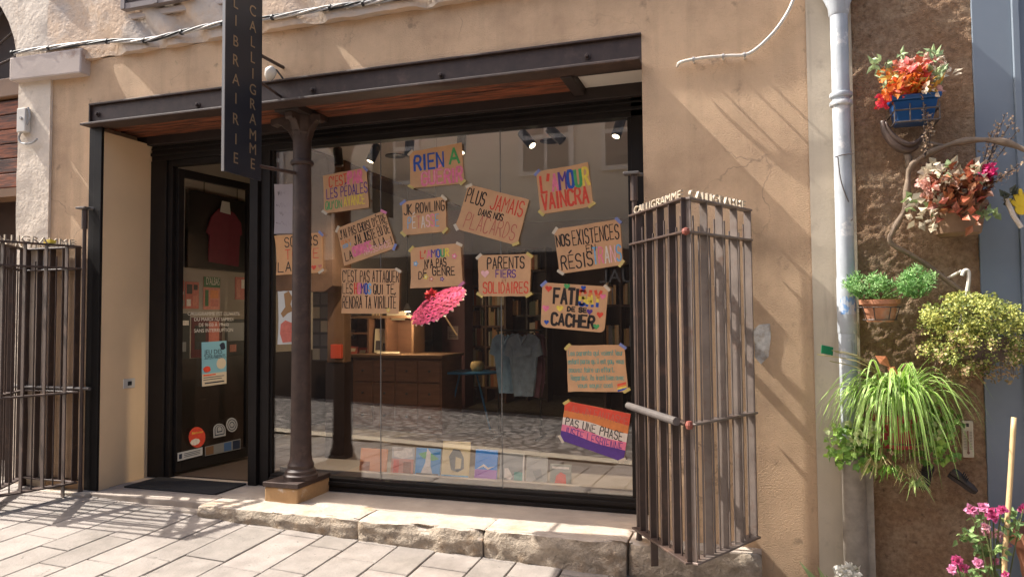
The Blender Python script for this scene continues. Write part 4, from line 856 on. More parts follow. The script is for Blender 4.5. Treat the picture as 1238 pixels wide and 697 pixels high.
wposter('narrow red and teal poster at the left of the row behind the door', [(215.5, 338), (222, 338.5), (222, 373), (215.5, 373)], IK('d'), [(.1, .1, .9, .3, IK('t')), (.1, .5, .9, .6, IK('w')), (.2, .7, .8, .9, IK('c'))])
wposter('red poster with dark figures second in the row behind the door', [(223.5, 340), (240, 341), (240, 373), (223.5, 373)], IK('d'), [(.1, .55, .5, .9, DK), (.55, .1, .9, .5, IK('c')), (.1, .1, .4, .35, IK('w')), (.6, .7, .9, .9, DK)])
t, ys, zs = wposter('green headed poster reading D’ALBAS behind the door', [(245.5, 333.5), (266, 336), (265, 374), (245.5, 374)], IK('c'), [(0, .68, 1, 1, GN), (.1, .1, .3, .6, GN), (.4, .35, .9, .6, IK('o')), (.45, .1, .9, .3, IK('d'))])
mb = MB(); put_text(mb, "D'ALBAS", (WX+.006, ys[0]+.03, zs[0]+(zs[1]-zs[0])*.76), (0, 1, 0), (0, 0, 1), .1, .0005, fit=(ys[1]-ys[0])*.8); mb.build('lettering', IK('w'), t)
wposter('red poster at the right of the row behind the door', [(284, 334), (299, 336), (298, 362), (284, 362)], IK('d'), [(.1, .1, .4, .9, IK('c')), (.5, .5, .9, .9, IK('w'))])
wposter('dark poster with a white band below the row behind the door', [(214, 378), (229, 379), (229, 437), (214, 436)], DK, [(.1, .75, .9, .85, IK('w')), (.1, .2, .7, .4, mat('print_grey', (.2, .2, .2), .5))])
wposter('dark red poster below the opening hours behind the door', [(231, 382), (268, 385), (268, 432), (231, 430)], mat('print_maroon', (.10, .015, .02), .6), [(.1, .2, .45, .8, DK), (.55, .3, .9, .9, IK('d'))])
wposter('grey photograph poster far right behind the door', [(272, 384), (298, 387), (298, 428), (272, 430)], DK, [(.1, .4, .9, .9, mat('print_grey', (.2, .2, .2), .5)), (.2, .1, .5, .3, IK('c'))])
# ------------------------------------------------------------------ lamps on the track behind the glass
LGRP = 'black spotlights under the shop ceiling'
YL = .82
for i, (px, py, tilt, on, lb) in enumerate(((409, 190, (.10, 0, -1), False, 'first black spotlight from the column, unlit and hanging straight'), (452, 185, (-.35, -.25, -1), True, 'lit black spotlight tilted left above the C’EST PAR LES PÉDALES sign'),
        (495, 178, (-.1, 0, -1), False, 'black spotlight partly behind the left corner of the RIEN À GUÉRIR sign'), (558, 174, (.05, -.3, -1), True, 'lit black spotlight at the right corner of the RIEN À GUÉRIR sign'),
        (637, 168, (.75, -.25, -.9), True, 'lit black spotlight tilted right, between the two glazing joints and the window jamb'), (672, 163, (.8, .25, -.8), False, 'black spotlight turned inwards above the VAINCRA sign'), (748, 154, (-.25, -.35, -1), True, 'lit black spotlight nearest the right window jamb'))):
    p = at(px, py, YL); d = Vector(tilt).normalized()
    t = thing('spotlight', lb, 'spotlight', (p.x, YL, 3.0), LGRP)
    mb = MB(); mb.lathe(p-d*.075, [(.018, -.004), (.034, .002), (.036, .01), (.036, .145), (.030, .148)], 18, d); smooth_angle(mb.build('housing', LAMPK, t))
    mb = MB(); mb.tube([p-d*.05, p-d*.05+Vector((0, 0, .06)), Vector((p.x-d.x*.05, YL, 2.998))], .009, 8); mb.build('stem', LAMPK, t)
    mb = MB(); mb.lathe(p+d*.0745, [(.026, 0), (.026, .002)], 16, d); mb.build('lens', BULB if on else mat('lamp_lens', (.12, .11, .10), .3), t)
    if on:
        L_ = bpy.data.lights.new('spot', 'SPOT'); L_.energy = 60; L_.color = (1, .80, .55); L_.spot_size = rad(95); L_.spot_blend = .8; L_.shadow_soft_size = .03
        lo = bpy.data.objects.new('bulb_light', L_); COL.objects.link(lo); lo.parent = t; lo.location = p+d*.085-Vector((p.x, YL, 3.0)); lo.rotation_euler = Vector((d.x, d.y+.45, d.z)).to_track_quat('-Z', 'Y').to_euler()
for px, py, lb in ((478, 188, 'round black ceiling grille left of the RIEN À GUÉRIR sign'), (666, 170, 'round black ceiling grille beside the inward turned spotlight')):
    d = ray(px, py); q = CAM+d*((2.999-CAM.z)/d.z); mb = MB(); mb.lathe(q-Vector((0, 0, .012)), [(.07, 0), (.09, .004), (.09, .012)], 24); tag(mb.build('ceiling_grille', LAMPK), lb, 'ceiling grille', 'black ceiling grilles')

# ------------------------------------------------------------------ shop furniture
def box_at(px0, py0, px1, py1, y, dep, mb=None):
    """box whose front face fills the given part of the photograph at distance y"""
    a = at(px0, py0, y); b = at(px1, py1, y); return a.x, b.x, y, y+dep, b.z, a.z
def shelf_unit(label, px0, py0, px1, py1, y, dep, rows, cols, m, floor=True, group='bookshelves in the shop'):
    x0, x1, y0, y1, z0, z1 = box_at(px0, py0, px1, py1, y, dep)
    if floor: z0 = SZ+.01
    t = thing('bookshelf', label, 'bookshelf', ((x0+x1)/2, y1, z0), group); T = .025
    mb = MB(); mb.box(x0, x1, y1-.02, y1, z0, z1); mb.build('back_panel', m, t)
    for k in range(cols+1):
        xx = x0+(x1-x0-T)*k/cols; mb = MB(); mb.box(xx, xx+T, y0, y1-.021, z0, z1); mb.build('upright', m, t)
    zs = []
    for k in range(rows+1):
        zz = z0+(z1-z0-T)*k/rows; zs.append(zz+T); mb = MB()
        for c in range(cols): mb.box(x0+(x1-x0-T)*c/cols+T+.001, x0+(x1-x0-T)*(c+1)/cols-.001, y0+.004, y1-.021, zz, zz+T)
        mb.build('shelf', m, t)
    return x0, x1, y0, y1, zs, T, cols
BOOKC = [(.62, .42, .22), (.60, .32, .14), (.66, .54, .36), (.48, .16, .07), (.70, .62, .48), (.26, .29, .32), (.55, .40, .18), (.16, .18, .12)]
BM = [mat('book_spine_%s' % n, c, .6, var=.15, vscale=20) for n, c in zip(('tan', 'brown', 'cream', 'red', 'ivory', 'slate', 'ochre', 'olive'), BOOKC)]
RB = random.Random(11); book_mesh = {}
def book_row(x0, x1, y, z, hmax, group, label, lean=False):
    x = x0
    while x < x1-.03:
        w = RB.choice((.018, .024, .03, .036, .045)); h = hmax*RB.uniform(.72, .97); key = (w, RB.randrange(len(BM)))
        if key not in book_mesh:
            bm = bmesh.new(); bmesh.ops.create_cube(bm, size=1)
            for v in bm.verts: v.co = Vector((v.co.x*(w-.002), (v.co.y+.5)*.15, v.co.z+.5))
            me = bpy.data.meshes.new('book'); bm.to_mesh(me); bm.free(); me.materials.append(BM[key[1]]); book_mesh[key] = me
        if x+w > x1: break
        o = bpy.data.objects.new('book', book_mesh[key]); COL.objects.link(o); o.location = (x+w/2, y, z+.001); o.scale = (1, 1, h)
        tag(o, label, 'book', group); x += w+(RB.uniform(.02, .10) if RB.random() < .12 else 0)
# back bookshelf between the pink parasol and the denim rail
u = shelf_unit('brown bookshelf with rows of tan books left of the denim rail', 563, 345, 612, 470, 5.2, .32, 6, 2, SHELFWOOD)
for r in range(1, 6):
    for c in range(2):
        xa = u[0]+(u[1]-u[0])*c/2+.035; xb = u[0]+(u[1]-u[0])*(c+1)/2-.02; book_row(xa, xb, u[2]+.02, u[4][r], .26, 'books in the bookshelf left of the denim rail', 'book in the bookshelf left of the denim rail')
u = shelf_unit('dark bookshelf of pale and orange books at the right jamb', 728, 318, 772, 410, 3.6, .3, 4, 2, DARKWOOD, floor=True)
for r in range(2, 5):
    for c in range(2):
        if r == 4: continue
        xa = u[0]+(u[1]-u[0])*c/2+.03; xb = u[0]+(u[1]-u[0])*(c+1)/2-.02; book_row(xa, xb, u[2]+.02, u[4][r], .25, 'books in the bookshelf by the right jamb', 'book in the bookshelf by the right jamb')
u = shelf_unit('dark bookshelf above and behind the denim rail', 612, 300, 662, 470, 5.5, .3, 7, 2, DARKWOOD)
for r in range(3, 7):
    for c in range(2):
        if (r+c) % 3 == 0: continue
        xa = u[0]+(u[1]-u[0])*c/2+.035; xb = u[0]+(u[1]-u[0])*(c+1)/2-.12; book_row(xa, xb, u[2]+.02, u[4][r], .24, 'books in the bookshelf behind the denim rail', 'book in the bookshelf behind the denim rail')
# counter with drawers, open shelves standing on it
x0, x1, y0, y1, z0, z1 = box_at(425, 428, 533, 500, 3.0, .6); z0 = SZ+.01
t = thing('counter', 'long dark wooden counter with drawer fronts', 'counter', ((x0+x1)/2, 3.3, z0))
mb = MB(); mb.box(x0, x1, y0+.03, y1, z0, z1-.035); mb.build('body', SHELFWOOD, t)
mb = MB(); mb.box(x0-.03, x1+.03, y0-.02, y1, z1-.034, z1); mb.build('top', TANWOOD, t, bevel=.004)
for k in range(4):
    for j in range(3):
        a = x0+(x1-x0)*k/4+.015; b = x0+(x1-x0)*(k+1)/4-.015; za = z0+.06+(z1-z0-.11)*j/3; mb = MB(); mb.box(a, b, y0+.012, y0+.0295, za, za+(z1-z0-.11)/3-.015); dr = mb.build('drawer', SHELFWOOD, t, bevel=.003)
        mb = MB(); mb.lathe(((a+b)/2, y0+.012, za+.12), [(.012, 0), (.014, .015), (.006, .02)], 8, (0, -1, 0)); mb.build('knob', WIRE, dr)
ctop = z1
x0, x1, y0, y1, z0, z1 = box_at(415, 385, 500, 430, 3.25, .3); z0 = ctop+.001
t = thing('display_shelves', 'open brown shelves with a few standing books on the counter', 'shelf', ((x0+x1)/2, 3.4, z0)); mb = MB(); mb.box(x0, x1, y1-.02, y1, z0, z1); mb.build('back_panel', SHELFWOOD, t)
for k in (0, .36, .62, 1): mb = MB(); xx = x0+(x1-x0-.025)*k; mb.box(xx, xx+.025, y0, y1-.021, z0, z1); mb.build('upright', TANWOOD if k == 1 else SHELFWOOD, t)
mb = MB(); mb.box(x0-.02, x1+.02, y0-.01, y1, z1+.001, z1+.03); mb.build('top_shelf', TANWOOD, t)
mb = MB(); mb.box(x0+.026, x0+(x1-x0-.025)*.36-.001, y0, y1-.021, z0+.22, z0+.24); mb.build('shelf', SHELFWOOD, t)
ztop = z1+.031
CVR = mat('book_cover_ivory', (.55, .46, .32), .6); CVK = mat('book_cover_dark', (.06, .05, .05), .5); CVR2 = mat('book_cover_red', (.40, .08, .05), .5)
def stand_book(label, px0, py0, px1, py1, y, m, marks=(), lean=.12, group='books propped up in the shop'):
    a = at(px0, py0, y); b = at(px1, py1, y); w = b.x-a.x; h = a.z-b.z
    t = thing('book', label, 'book', ((a.x+b.x)/2, y, b.z), group)
    L = math.atan(lean); up = Vector((0, math.sin(L), math.cos(L))); n = Vector((0, -math.cos(L), math.sin(L))); o = Vector((a.x, y, b.z))
    mb = MB(); mb.obox(o+Vector((w/2, 0, 0))+up*h/2-n*.008, (w/2, 0, 0), up*h/2, n*.008); c = mb.build('cover', m, t, bevel=.001, bseg=1)
    if marks:
        mb = MB(); ms = []
        for pts, mm in marks:
            if mm not in ms: ms.append(mm)
            k = len(mb.f); mb.m = ms.index(mm); mb.add([o+Vector((w*u, 0, 0))+up*h*(1-v)+n*(.0008+.0002*k) for u, v in pts], [tuple(range(len(pts)))])
        mb.build('cover_print', ms, t)
    return t
def R4(u0, v0, u1, v1): return [(u0, v0), (u1, v0), (u1, v1), (u0, v1)]
stand_book('ivory cover book standing in the middle bay on the counter shelves', 452, 397, 469, 426, 3.3, CVR, [(R4(.1, .5, .5, .9), CVK), (R4(.6, .6, .9, .95), CVK)])
stand_book('small red book lying propped left on the counter', 418, 417, 430, 431, 3.28, CVR2, [(R4(.2, .2, .8, .5), CVR)], .5)
stand_book('red and pale booklet propped beside the small red book', 431, 418, 441, 431, 3.3, CVR2, [(R4(.2, .3, .9, .8), CVR)], .6)
stand_book('black book with a white face on the upper counter shelf', 420, 398, 429, 409, 3.35, CVK, [(R4(.3, .3, .7, .7), CVR)])
stand_book('wide pale album leaning on top of the counter shelves', 466, 375, 489, 386, 3.35, CVR, [(R4(.1, .2, .5, .3), CVK)], .5)
stand_book('stack of flat leaflets on the counter front', 455, 423, 482, 427, 3.1, CVR, [], 1.5)
stand_book('leaning tan books on the counter shelves, behind the sign', 449, 377, 461, 386, 3.4, BM[0], [(R4(.3, 0, .4, 1), CVK), (R4(.6, 0, .7, 1), CVK)])
# picture on the back wall, red notice, plum pillar with a notice
a = at(499, 393, 6.17); b = at(522, 414, 6.17); t = thing('framed_print', 'black and white framed print above the counter end', 'picture', a); mb = MB(); mb.box(a.x, b.x, 6.17, 6.195, b.z, a.z); mb.build('frame', WHITEPAINT, t)
mb = MB(); mb.box(a.x+.05, a.x+.32, 6.165, 6.169, b.z+.05, a.z-.08); mb.build('picture', CVK, t); mb = MB(); mb.lathe((b.x-.25, 6.168, (a.z+b.z)/2), [(.13, 0), (.13, .004)], 10, (0, -1, 0)); mb.build('motif', CVK, t)
a = at(534, 300, 4.6); b = at(562, 440, 4.6); mb = MB(); mb.box(a.x, b.x, 4.6, 4.9, SZ, 2.99); mb.build('plum_pillar', mat('plum_paint', (.13, .05, .05), .6, var=.1), shop)
a = at(541, 394, 4.59); b = at(554, 410, 4.59); mb = MB(); mb.box(a.x, b.x, 4.59, 4.597, b.z, a.z); mb.m = 1
for k in range(4): mb.box(a.x+.02, b.x-.02, 4.587, 4.589, b.z+.02+k*.022, b.z+.03+k*.022)
tag(mb.build('pillar_notice', [mat('paper_pink', (.42, .30, .27), .7), CVK]), 'pale notice pinned to the plum pillar under the parasol', 'notice')
a = at(401, 416, 1.48); b = at(413.5, 433, 1.48); mb = MB(); mb.box(a.x, b.x, 1.46, 1.497, b.z, a.z); tag(mb.build('red_box', mat('red_box', (.62, .08, .035), .5), bevel=.004), 'small bright red box fixed on the tan post', 'box')
# pendant lamp over the counter
p = at(492.5, 374, 3.0); t = thing('pendant_lamp', 'small pendant lamp hanging over the counter', 'lamp', p); mb = MB(); mb.lathe(p, [(.05, -.02), (.045, 0), (.02, .05), (.012, .07)], 16); mb.build('lamp_shade', mat('lamp_white', (.6, .58, .52), .4), t)
mb = MB(); mb.tube([p+Vector((0, 0, .07)), (p.x, p.y, 2.998)], .004, 6); mb.build('cord', LAMPK, t); L_ = bpy.data.lights.new('pendant', 'POINT'); L_.energy = 11; L_.color = (1, .78, .5); L_.shadow_soft_size = .04; lo = bpy.data.objects.new('bulb_light', L_); COL.objects.link(lo); lo.parent = t; lo.location = (0, 0, -.06); mb = MB(); mb.lathe(p-Vector((0, 0, .025)), [(.03, 0), (.03, .004)], 12); mb.build('bulb', BULB, t)
# narrow shelves of dvds behind the column
x0, x1, y0, y1, z0, z1 = box_at(377, 336, 396, 436, 1.75, .2); t = thing('display_rack', 'grey wall rack of small cards right of the iron column', 'rack', ((x0+x1)/2, 1.8, z0))
mb = MB(); mb.box(x0, x1, y0+.02, y1, z0, z1); mb.build('panel', mat('rack_grey', (.13, .12, .11), .6), t)
for j in range(6):
    for i in range(2):
        mb = MB(); xa = x0+(x1-x0)*i/2+.006; za = z0+(z1-z0)*j/6+.01; mb.box(xa, xa+(x1-x0)/2-.012, y0+.008, y0+.019, za, za+(z1-z0)/6-.025); mb.build('card', CVR if (i+j) % 3 == 0 else mat('card_grey', (.22, .20, .18), .6), t)
# blue table with a lamp and books
p = at(566, 451, 3.4); t = thing('blue_table', 'low table with a blue oval top in the shop', 'table', (p.x, 3.4, SZ+.01))
mb = MB(); n0 = len(mb.v); mb.lathe((0, 0, 0), [(.34, 0), (.36, .008), (.36, .02), (.34, .028)], 28)
for v in mb.v: v.x = v.x*1.0+p.x; v.y = v.y*.7+3.4; v.z += p.z
mb.build('table_top', mat('table_blue', (.03, .16, .34), .35), t)
for dx in (-.2, .2): mb = MB(); mb.tube([(p.x+dx*.5, 3.4, p.z), (p.x+dx*1.3, 3.4, SZ+.02)], .012, 6); mb.build('leg', mat('table_blue', (), .35), t)
a = at(577, 447, 3.4); mb = MB(); mb.lathe((a.x, 3.4, p.z+.029), [(.06, 0), (.08, .05), (.07, .10), (.03, .11)], 12); tag(mb.build('basket', BM[6], smooth=True), 'little ochre basket on the blue table', 'basket')
# clothes rail with denim
za = at(625, 399, 3.0).z; t = thing('clothes_rail', 'thin black clothes rail holding denim shirts', 'clothes rail', (at(625, 399, 3.0).x, 3.0, SZ+.01))
xa, xb = at(600, 399, 3.0).x, at(655, 399, 3.0).x
mb = MB(); mb.tube([(xa, 3, za), (xb, 3, za)], .010, 8); mb.build('bar', LAMPK, t)
for xx in (xa+.02, xb-.02):
    mb = MB(); mb.tube([(xx, 3, za), (xx, 3, SZ+.05)], .010, 8); mb.tube([(xx, 2.8, SZ+.03), (xx, 3.2, SZ+.03)], .010, 8); mb.build('stand', LAMPK, t)
def shirt(name, label, px, w, h, m, y, turn):
    p = at(px, 404, y); t = thing(name, label, 'shirt', (p.x, y, za-.03), 'shirts on the clothes rail')
    out = [(-.10, 0), (-.22, -.03), (-.30, -.10), (-.36, -.34), (-.25, -.38), (-.21, -.24), (-.20, -.45), (-.17, -1.0), (.17, -1.0), (.20, -.45), (.21, -.24), (.25, -.38), (.36, -.34), (.30, -.10), (.22, -.03), (.10, 0), (.05, -.05), (-.05, -.05)]
    bm = bmesh.new(); c, s = math.cos(turn), math.sin(turn); fr_ = []
    for sgn in (-1, 1):
        vs_ = [bm.verts.new((x*w, sgn*.035*(1 if abs(x) < .3 else .5), z*h)) for x, z in out]; fr_.append(vs_); bm.faces.new(vs_ if sgn < 0 else vs_[::-1])
    n = len(out)
    for i in range(n): bm.faces.new((fr_[0][i], fr_[0][(i+1) % n], fr_[1][(i+1) % n], fr_[1][i]))
    bmesh.ops.triangulate(bm, faces=bm.faces); bmesh.ops.subdivide_edges(bm, edges=bm.edges[:], cuts=3, use_grid_fill=True)
    for v in bm.verts:
        k = .022*math.sin(v.co.x*38+v.co.z*5)+.015*noise.noise(v.co*9); v.co.y += k*min(1, -v.co.z*3); x, yy = v.co.x, v.co.y; v.co.x = x*c-yy*s; v.co.y = x*s+yy*c
    bmesh.ops.recalc_face_normals(bm, faces=bm.faces)
    me = bpy.data.meshes.new('fabric'); bm.to_mesh(me); bm.free(); me.materials.append(m); o = bpy.data.objects.new('fabric', me); COL.objects.link(o); o.parent = t; smooth_angle(o, 60)
    mb = MB(); mb.tube([(p.x-.2*w*c, y-.2*w*s, za-.06), (p.x, y, za-.02), (p.x+.2*w*c, y+.2*w*s, za-.06)], .006, 6); mb.tube([(p.x, y, za-.02), (p.x, y, za+.02)], .003, 6); mb.build('hanger', LAMPK, t)
    mb = MB(); mb.obox((p.x+.10*w*c+.05*s, y+.10*w*s-.05, za-.03-.28*h), (.055*w*c, .055*w*s, 0), (0, .004, 0), (0, 0, .06*h)); mb.build('pocket', m, t)
    mb = MB(); mb.tube([(p.x-.07*w, y-.05, za-.05), (p.x, y-.075, za-.13), (p.x+.07*w, y-.05, za-.05)], .02, 6); mb.build('collar', m, t)
shirt('denim_shirt', 'light blue denim shirt at the left of the clothes rail', 613, .52, .62, mat('denim_light', (.26, .42, .58), .85, var=.25, vscale=14, bump=(60, .4, .004)), 2.97, .35)
shirt('denim_shirt', 'grey blue denim shirt facing the street on the rail', 633, .56, .64, mat('denim_grey', (.22, .30, .39), .85, var=.3, vscale=14, bump=(60, .4, .004)), 2.90, .1)
shirt('denim_shirt', 'plum shirt at the right of the clothes rail', 646, .45, .66, mat('cloth_plum', (.15, .07, .10), .85, var=.25, vscale=14), 3.03, -.4)
# books leaning in the window
WG = 'books leaning in the foot of the window'
OCH = mat('cover_cream', (.70, .54, .28), .6); GREYC = mat('cover_grey', (.30, .30, .28), .6)
stand_book('plain peach cover book with a brown corner, leftmost in the window', 434, 541.5, 466, 575, .63, mat('cover_peach', (.70, .27, .11), .6), [(R4(0, .5, .38, 1), INK and ink('n'))], .16, WG)
stand_book('white and red comic with a speech bubble beside the peach book', 472, 540, 499, 576, .63, mat('cover_white', (.50, .46, .44), .6), [(R4(0, .4, 1, 1), ink('c')), ([(.05, .05), (.9, .02), (.95, .3), (.5, .4), (.1, .33)], ink('w')), (R4(.1, .45, .35, .95), ink('r')), (R4(.55, .5, .9, 1), ink('n'))], .16, WG)
stand_book('sky blue comic with a white figure third from the left in the window', 501, 541, 531, 578, .63, mat('cover_sky', (.04, .28, .60), .6), [([(.1, .2), (.5, .1), (.95, .35), (.7, .42), (.3, .35)], ink('g')), ([(.45, 0), (.6, .15), (.62, .6), (.75, .95), (.2, .95), (.4, .5)], ink('w')), (R4(.05, .85, .95, .99), CVK)], .16, WG)
stand_book('tall cream book with a drawn head in the window', 533, 533, 566, 580.5, .63, OCH, [([(.25, .4), (.4, .2), (.65, .22), (.8, .42), (.82, .7), (.6, .8), (.35, .75)], mat('sketch_grey', (.16, .16, .15), .6)), ([(.5, .4), (.72, .45), (.7, .7), (.5, .72)], OCH), (R4(0, .88, 1, .99), ink('s'))], .16, WG)
stand_book('bright blue book shading to pink with a white line in the window', 573, 543, 600, 583, .63, mat('cover_blue', (.02, .24, .70), .6), [(R4(0, .62, 1, 1), mat('cover_mauve', (.45, .20, .55), .6)), ([(.1, .6), (.4, .45), (.6, .55), (.9, .5), (.6, .62), (.4, .53)], ink('w'))], .16, WG)
stand_book('grey green book with a white cup shape in the window', 603, 547, 633, 586, .63, GREYC, [([(.2, .5), (.35, .48), (.55, .75), (.45, .85), (.2, .8)], ink('w')), (R4(.6, .6, .95, .95), ink('t')), (R4(.94, .05, 1, 1), ink('w'))], .16, WG)
stand_book('pale grey book with a dark shape second from the right in the window', 635, 551.5, 661, 588, .63, mat('cover_pale', (.42, .40, .36), .6), [([(.3, .5), (.7, .42), (.8, .7), (.5, .8)], GREYC)], .16, WG)
stand_book('olive book with a red figure, rightmost in the window', 664, 560.5, 690, 593, .63, mat('cover_olive', (.27, .27, .22), .6), [([(.3, .45), (.5, .3), (.75, .4), (.8, .95), (.2, .95)], ink('r')), (R4(.1, .1, .9, .18), ink('w'))], .16, WG)
# pink paper parasol
c = at(529, 368, .80); t = thing('paper_parasol', 'pink petalled paper parasol with a red bow hanging inside the glass', 'parasol', c)
nrm = Vector((-.30, -.56, .80)).normalized(); ax_ = Vector((1, 0, .37)); ax_ = (ax_-nrm*ax_.dot(nrm)).normalized(); ay_ = nrm.cross(ax_)
RPn = random.Random(2); mb = MB(); RR = .21
for ring in range(7):
    r = RR*(ring+.4)/7; n = 6+ring*5
    for k in range(n):
        a = 2*math.pi*(k+.5*(ring % 2))/n+RPn.uniform(-.05, .05); dr_ = ax_*math.cos(a)+ay_*math.sin(a)
        mb.leaf(c+dr_*r+nrm*(.05*(1-ring/6)), dr_-nrm*RPn.uniform(.02, .22), nrm, RR*.24, RR*.28, RPn.uniform(-.1, .12))
mb.build('canopy', leafm('parasol_pink', (.78, .13, .32), .22, .3), t, fix=False)
mb = MB()
for k in range(22): a = 2*math.pi*k/22; dr_ = ax_*math.cos(a)+ay_*math.sin(a); mb.leaf(c+dr_*RR*1.06-nrm*.012, dr_-nrm*.3, nrm, .022, .03)
mb.build('fringe', ink('w'), t, fix=False)
mb = MB()
for k in range(26):
    a = k*2.4; dr_ = ax_*math.cos(a)+ay_*math.sin(a); mb.leaf(c-ax_*.035+nrm*.06+ay_*.07+dr_*.006*(k % 4), dr_+nrm*.6*(k % 3), nrm, .055, .04)
mb.build('bow', leafm('bow_red', (.55, .02, .03), .3, .1), t, fix=False)
mb = MB(); mb.tube([c+nrm*.05, c-nrm*.30], .006, 6); mb.build('handle', CANE, t); mb = MB(); mb.tube([c+nrm*.07, (c.x, c.y, 2.998)], .0015, 4); mb.build('string', LAMPK, t)

# ------------------------------------------------------------------ plants on the roughcast wall
def rv(R, s=1.0): return Vector((R.uniform(-1, 1), R.uniform(-1, 1), R.uniform(-1, 1)))*s
def pot(mb, c, r0, r1, h, seg=20):
    c = Vector(c); mb.lathe(c, [(r0*.9, 0), (r0, .01), (r1*.97, h*.78), (r1*1.12, h*.79), (r1*1.15, h), (r1*1.0, h), (r1*.95, h*.85)], seg)
# 1 blue pot of orange flowers
R = random.Random(21); yb = -.11; p = at(1104, 149, yb); q = at(1104, 119, yb); hh = q.z-p.z
t = thing('flower_pot', 'blue pot of orange and coral flowers high on the wall', 'flower pot', p, 'flower pots on the roughcast wall')
mb = MB(); mb.prism([(p.x-.078, -.17, p.z), (p.x+.078, -.17, p.z), (p.x+.10, -.19, p.z+hh*.8), (p.x-.10, -.19, p.z+hh*.8)], (0, .14, 0)); mb.prism([(p.x-.112, -.20, p.z+hh*.8), (p.x+.112, -.20, p.z+hh*.8), (p.x+.115, -.203, p.z+hh), (p.x-.115, -.203, p.z+hh)], (0, .17, 0)); mb.build('pot', BLUEPOT, t, bevel=.006)
mb = MB()
for z in (p.z-.01, p.z+.05): mb.tube([(p.x-.10, -.02, z), (p.x-.10, -.20, z), (p.x+.10, -.20, z), (p.x+.10, -.02, z)], .005, 6)
for dx in (-.10, -.03, .03, .10): mb.tube([(p.x+dx, -.20, p.z-.01), (p.x+dx, -.20, p.z+.08)], .004, 6)
mb.build('wire_holder', WIRE, t)
cc = at(1100, 100, -.14); mb = MB(); mats = [leafm('petal_orange', (.70, .19, .03)), leafm('petal_coral', (.70, .13, .09)), leafm('petal_gold', (.62, .36, .06)), leafm('petal_blush', (.72, .42, .34)), leafm('leaf_pale_green', (.30, .40, .20)), leafm('petal_cream', (.70, .60, .45)), leafm('petal_red', (.60, .04, .05))]
def flowers(part, t, m, spots, n, l, w, spread=.03):
    if 1 < len(spots) <= 8:
        for q in spots: flowers(part[:-1] if part.endswith('s') and part != 'leaves' else part, t, m, [q], n, l, w, spread)
        return
    mb = MB()
    for s in spots:
        s = Vector(s); ax0 = (rv(R)+Vector((0, -1.2, .4))).normalized()
        for k in range(n):
            d = (rv(R)+ax0*.5).normalized(); mb.leaf(s+rv(R, spread), d, ax0, l*R.uniform(.7, 1.2), w, R.uniform(-.3, .4))
    return mb.build(part, m, t, fix=False)
def spots_in(pxs, y0, y1): return [at(a, b, R.uniform(y0, y1)) for a, b in pxs]
def ell(px, py, rx, ry, n):
    o = []
    while len(o) < n:
        a, b = R.uniform(-1, 1), R.uniform(-1, 1)
        if a*a+b*b < 1: o.append((px+a*rx, py+b*ry))
    return o
flowers('orange_petals', t, mats[0], spots_in(ell(1092, 103, 25, 18, 18), -.22, -.10), 10, .05, .028)
flowers('coral_petals', t, mats[1], spots_in(ell(1098, 98, 26, 20, 12)+[(1112, 80), (1110, 84)], -.22, -.08), 10, .045, .028)
flowers('golden_leaves', t, mats[2], spots_in(ell(1100, 106, 30, 14, 10), -.20, -.06), 9, .06, .024)
flowers('blush_petals', t, mats[3], spots_in([(1110, 76), (1128, 74), (1114, 86), (1130, 112), (1127, 100), (1095, 78)], -.2, -.08), 10, .045, .03)
flowers('pale_leaves', t, mats[4], spots_in([(1122, 69), (1128, 67), (1136, 86), (1132, 92), (1064, 78), (1070, 84), (1090, 74), (1078, 92)], -.2, -.08), 8, .055, .022)
flowers('cream_petals', t, mats[5], spots_in([(1140, 86), (1145, 88), (1136, 80), (1082, 100), (1126, 107)], -.22, -.08), 7, .05, .024)
flowers('red_petals', t, mats[6], spots_in([(1068, 125), (1096, 94), (1066, 122)], -.2, -.12), 12, .035, .025)
mb = MB()
for (a, b), (c2, d2) in (((1085, 112), (1055, 64)), ((1090, 108), (1074, 72)), ((1098, 100), (1103, 66)), ((1110, 100), (1130, 66))): mb.tube([at(a, b, -.12), at((a+c2)/2+2, (b+d2)/2, -.14), at(c2, d2, -.15)], .0035, 5)
mb.build('stem', BARK, t)
# 2 dark curved horn and the vine
mb = MB(); Q = dense([at(a, b, -.10) for a, b in ((1067, 146), (1071, 160), (1082, 174), (1096, 181), (1107, 177), (1114, 167))], 5); n = len(Q); mb.tube(Q, [.007+.017*math.sin(math.pi*min(1, (i/n)*.9+.12)) for i in range(n)], 10); Q = [q+Vector((.006, -.022, .022)) for q in Q[3:-1]]; mb.tube(Q, [.004+.010*math.sin(math.pi*i/len(Q)) for i in range(len(Q))], 8)
tag(mb.build('curved_horn', BARKDARK, smooth=True), 'dark curved horn fixed to the wall under the blue pot', 'horn')
mb = MB(); main = dense([at(a, b, c) for a, b, c in ((1168, 356, -.08), (1140, 335, -.08), (1118, 318, -.08), (1098, 306, -.09), (1076, 292, -.10), (1082, 275, -.10), (1094, 252, -.10), (1097, 225, -.10), (1100, 203, -.10), (1112, 192, -.11), (1130, 182, -.12), (1155, 173, -.14), (1185, 169, -.16), (1215, 172, -.18), (1245, 184, -.20), (1290, 205, -.22))], 5)
mb.tube(main, [.0125 if i < 25 else .015+.004*math.sin(i*.8) for i in range(len(main))], 8); vine = mb.build('woody_vine', BARK, smooth=True)
tag(vine, 'gnarled woody vine arching right across the wall and blue shopfront', 'vine')
mb = MB(); mb.tube([at(1100, 203, -.10), at(1098, 190, -.09), at(1095, 180, -.08)], .017, 8); mb.tube([at(1115, 172, -.10), at(1140, 177, -.12)], .012, 6); mb.build('side_branch', BARK, vine, smooth=True)
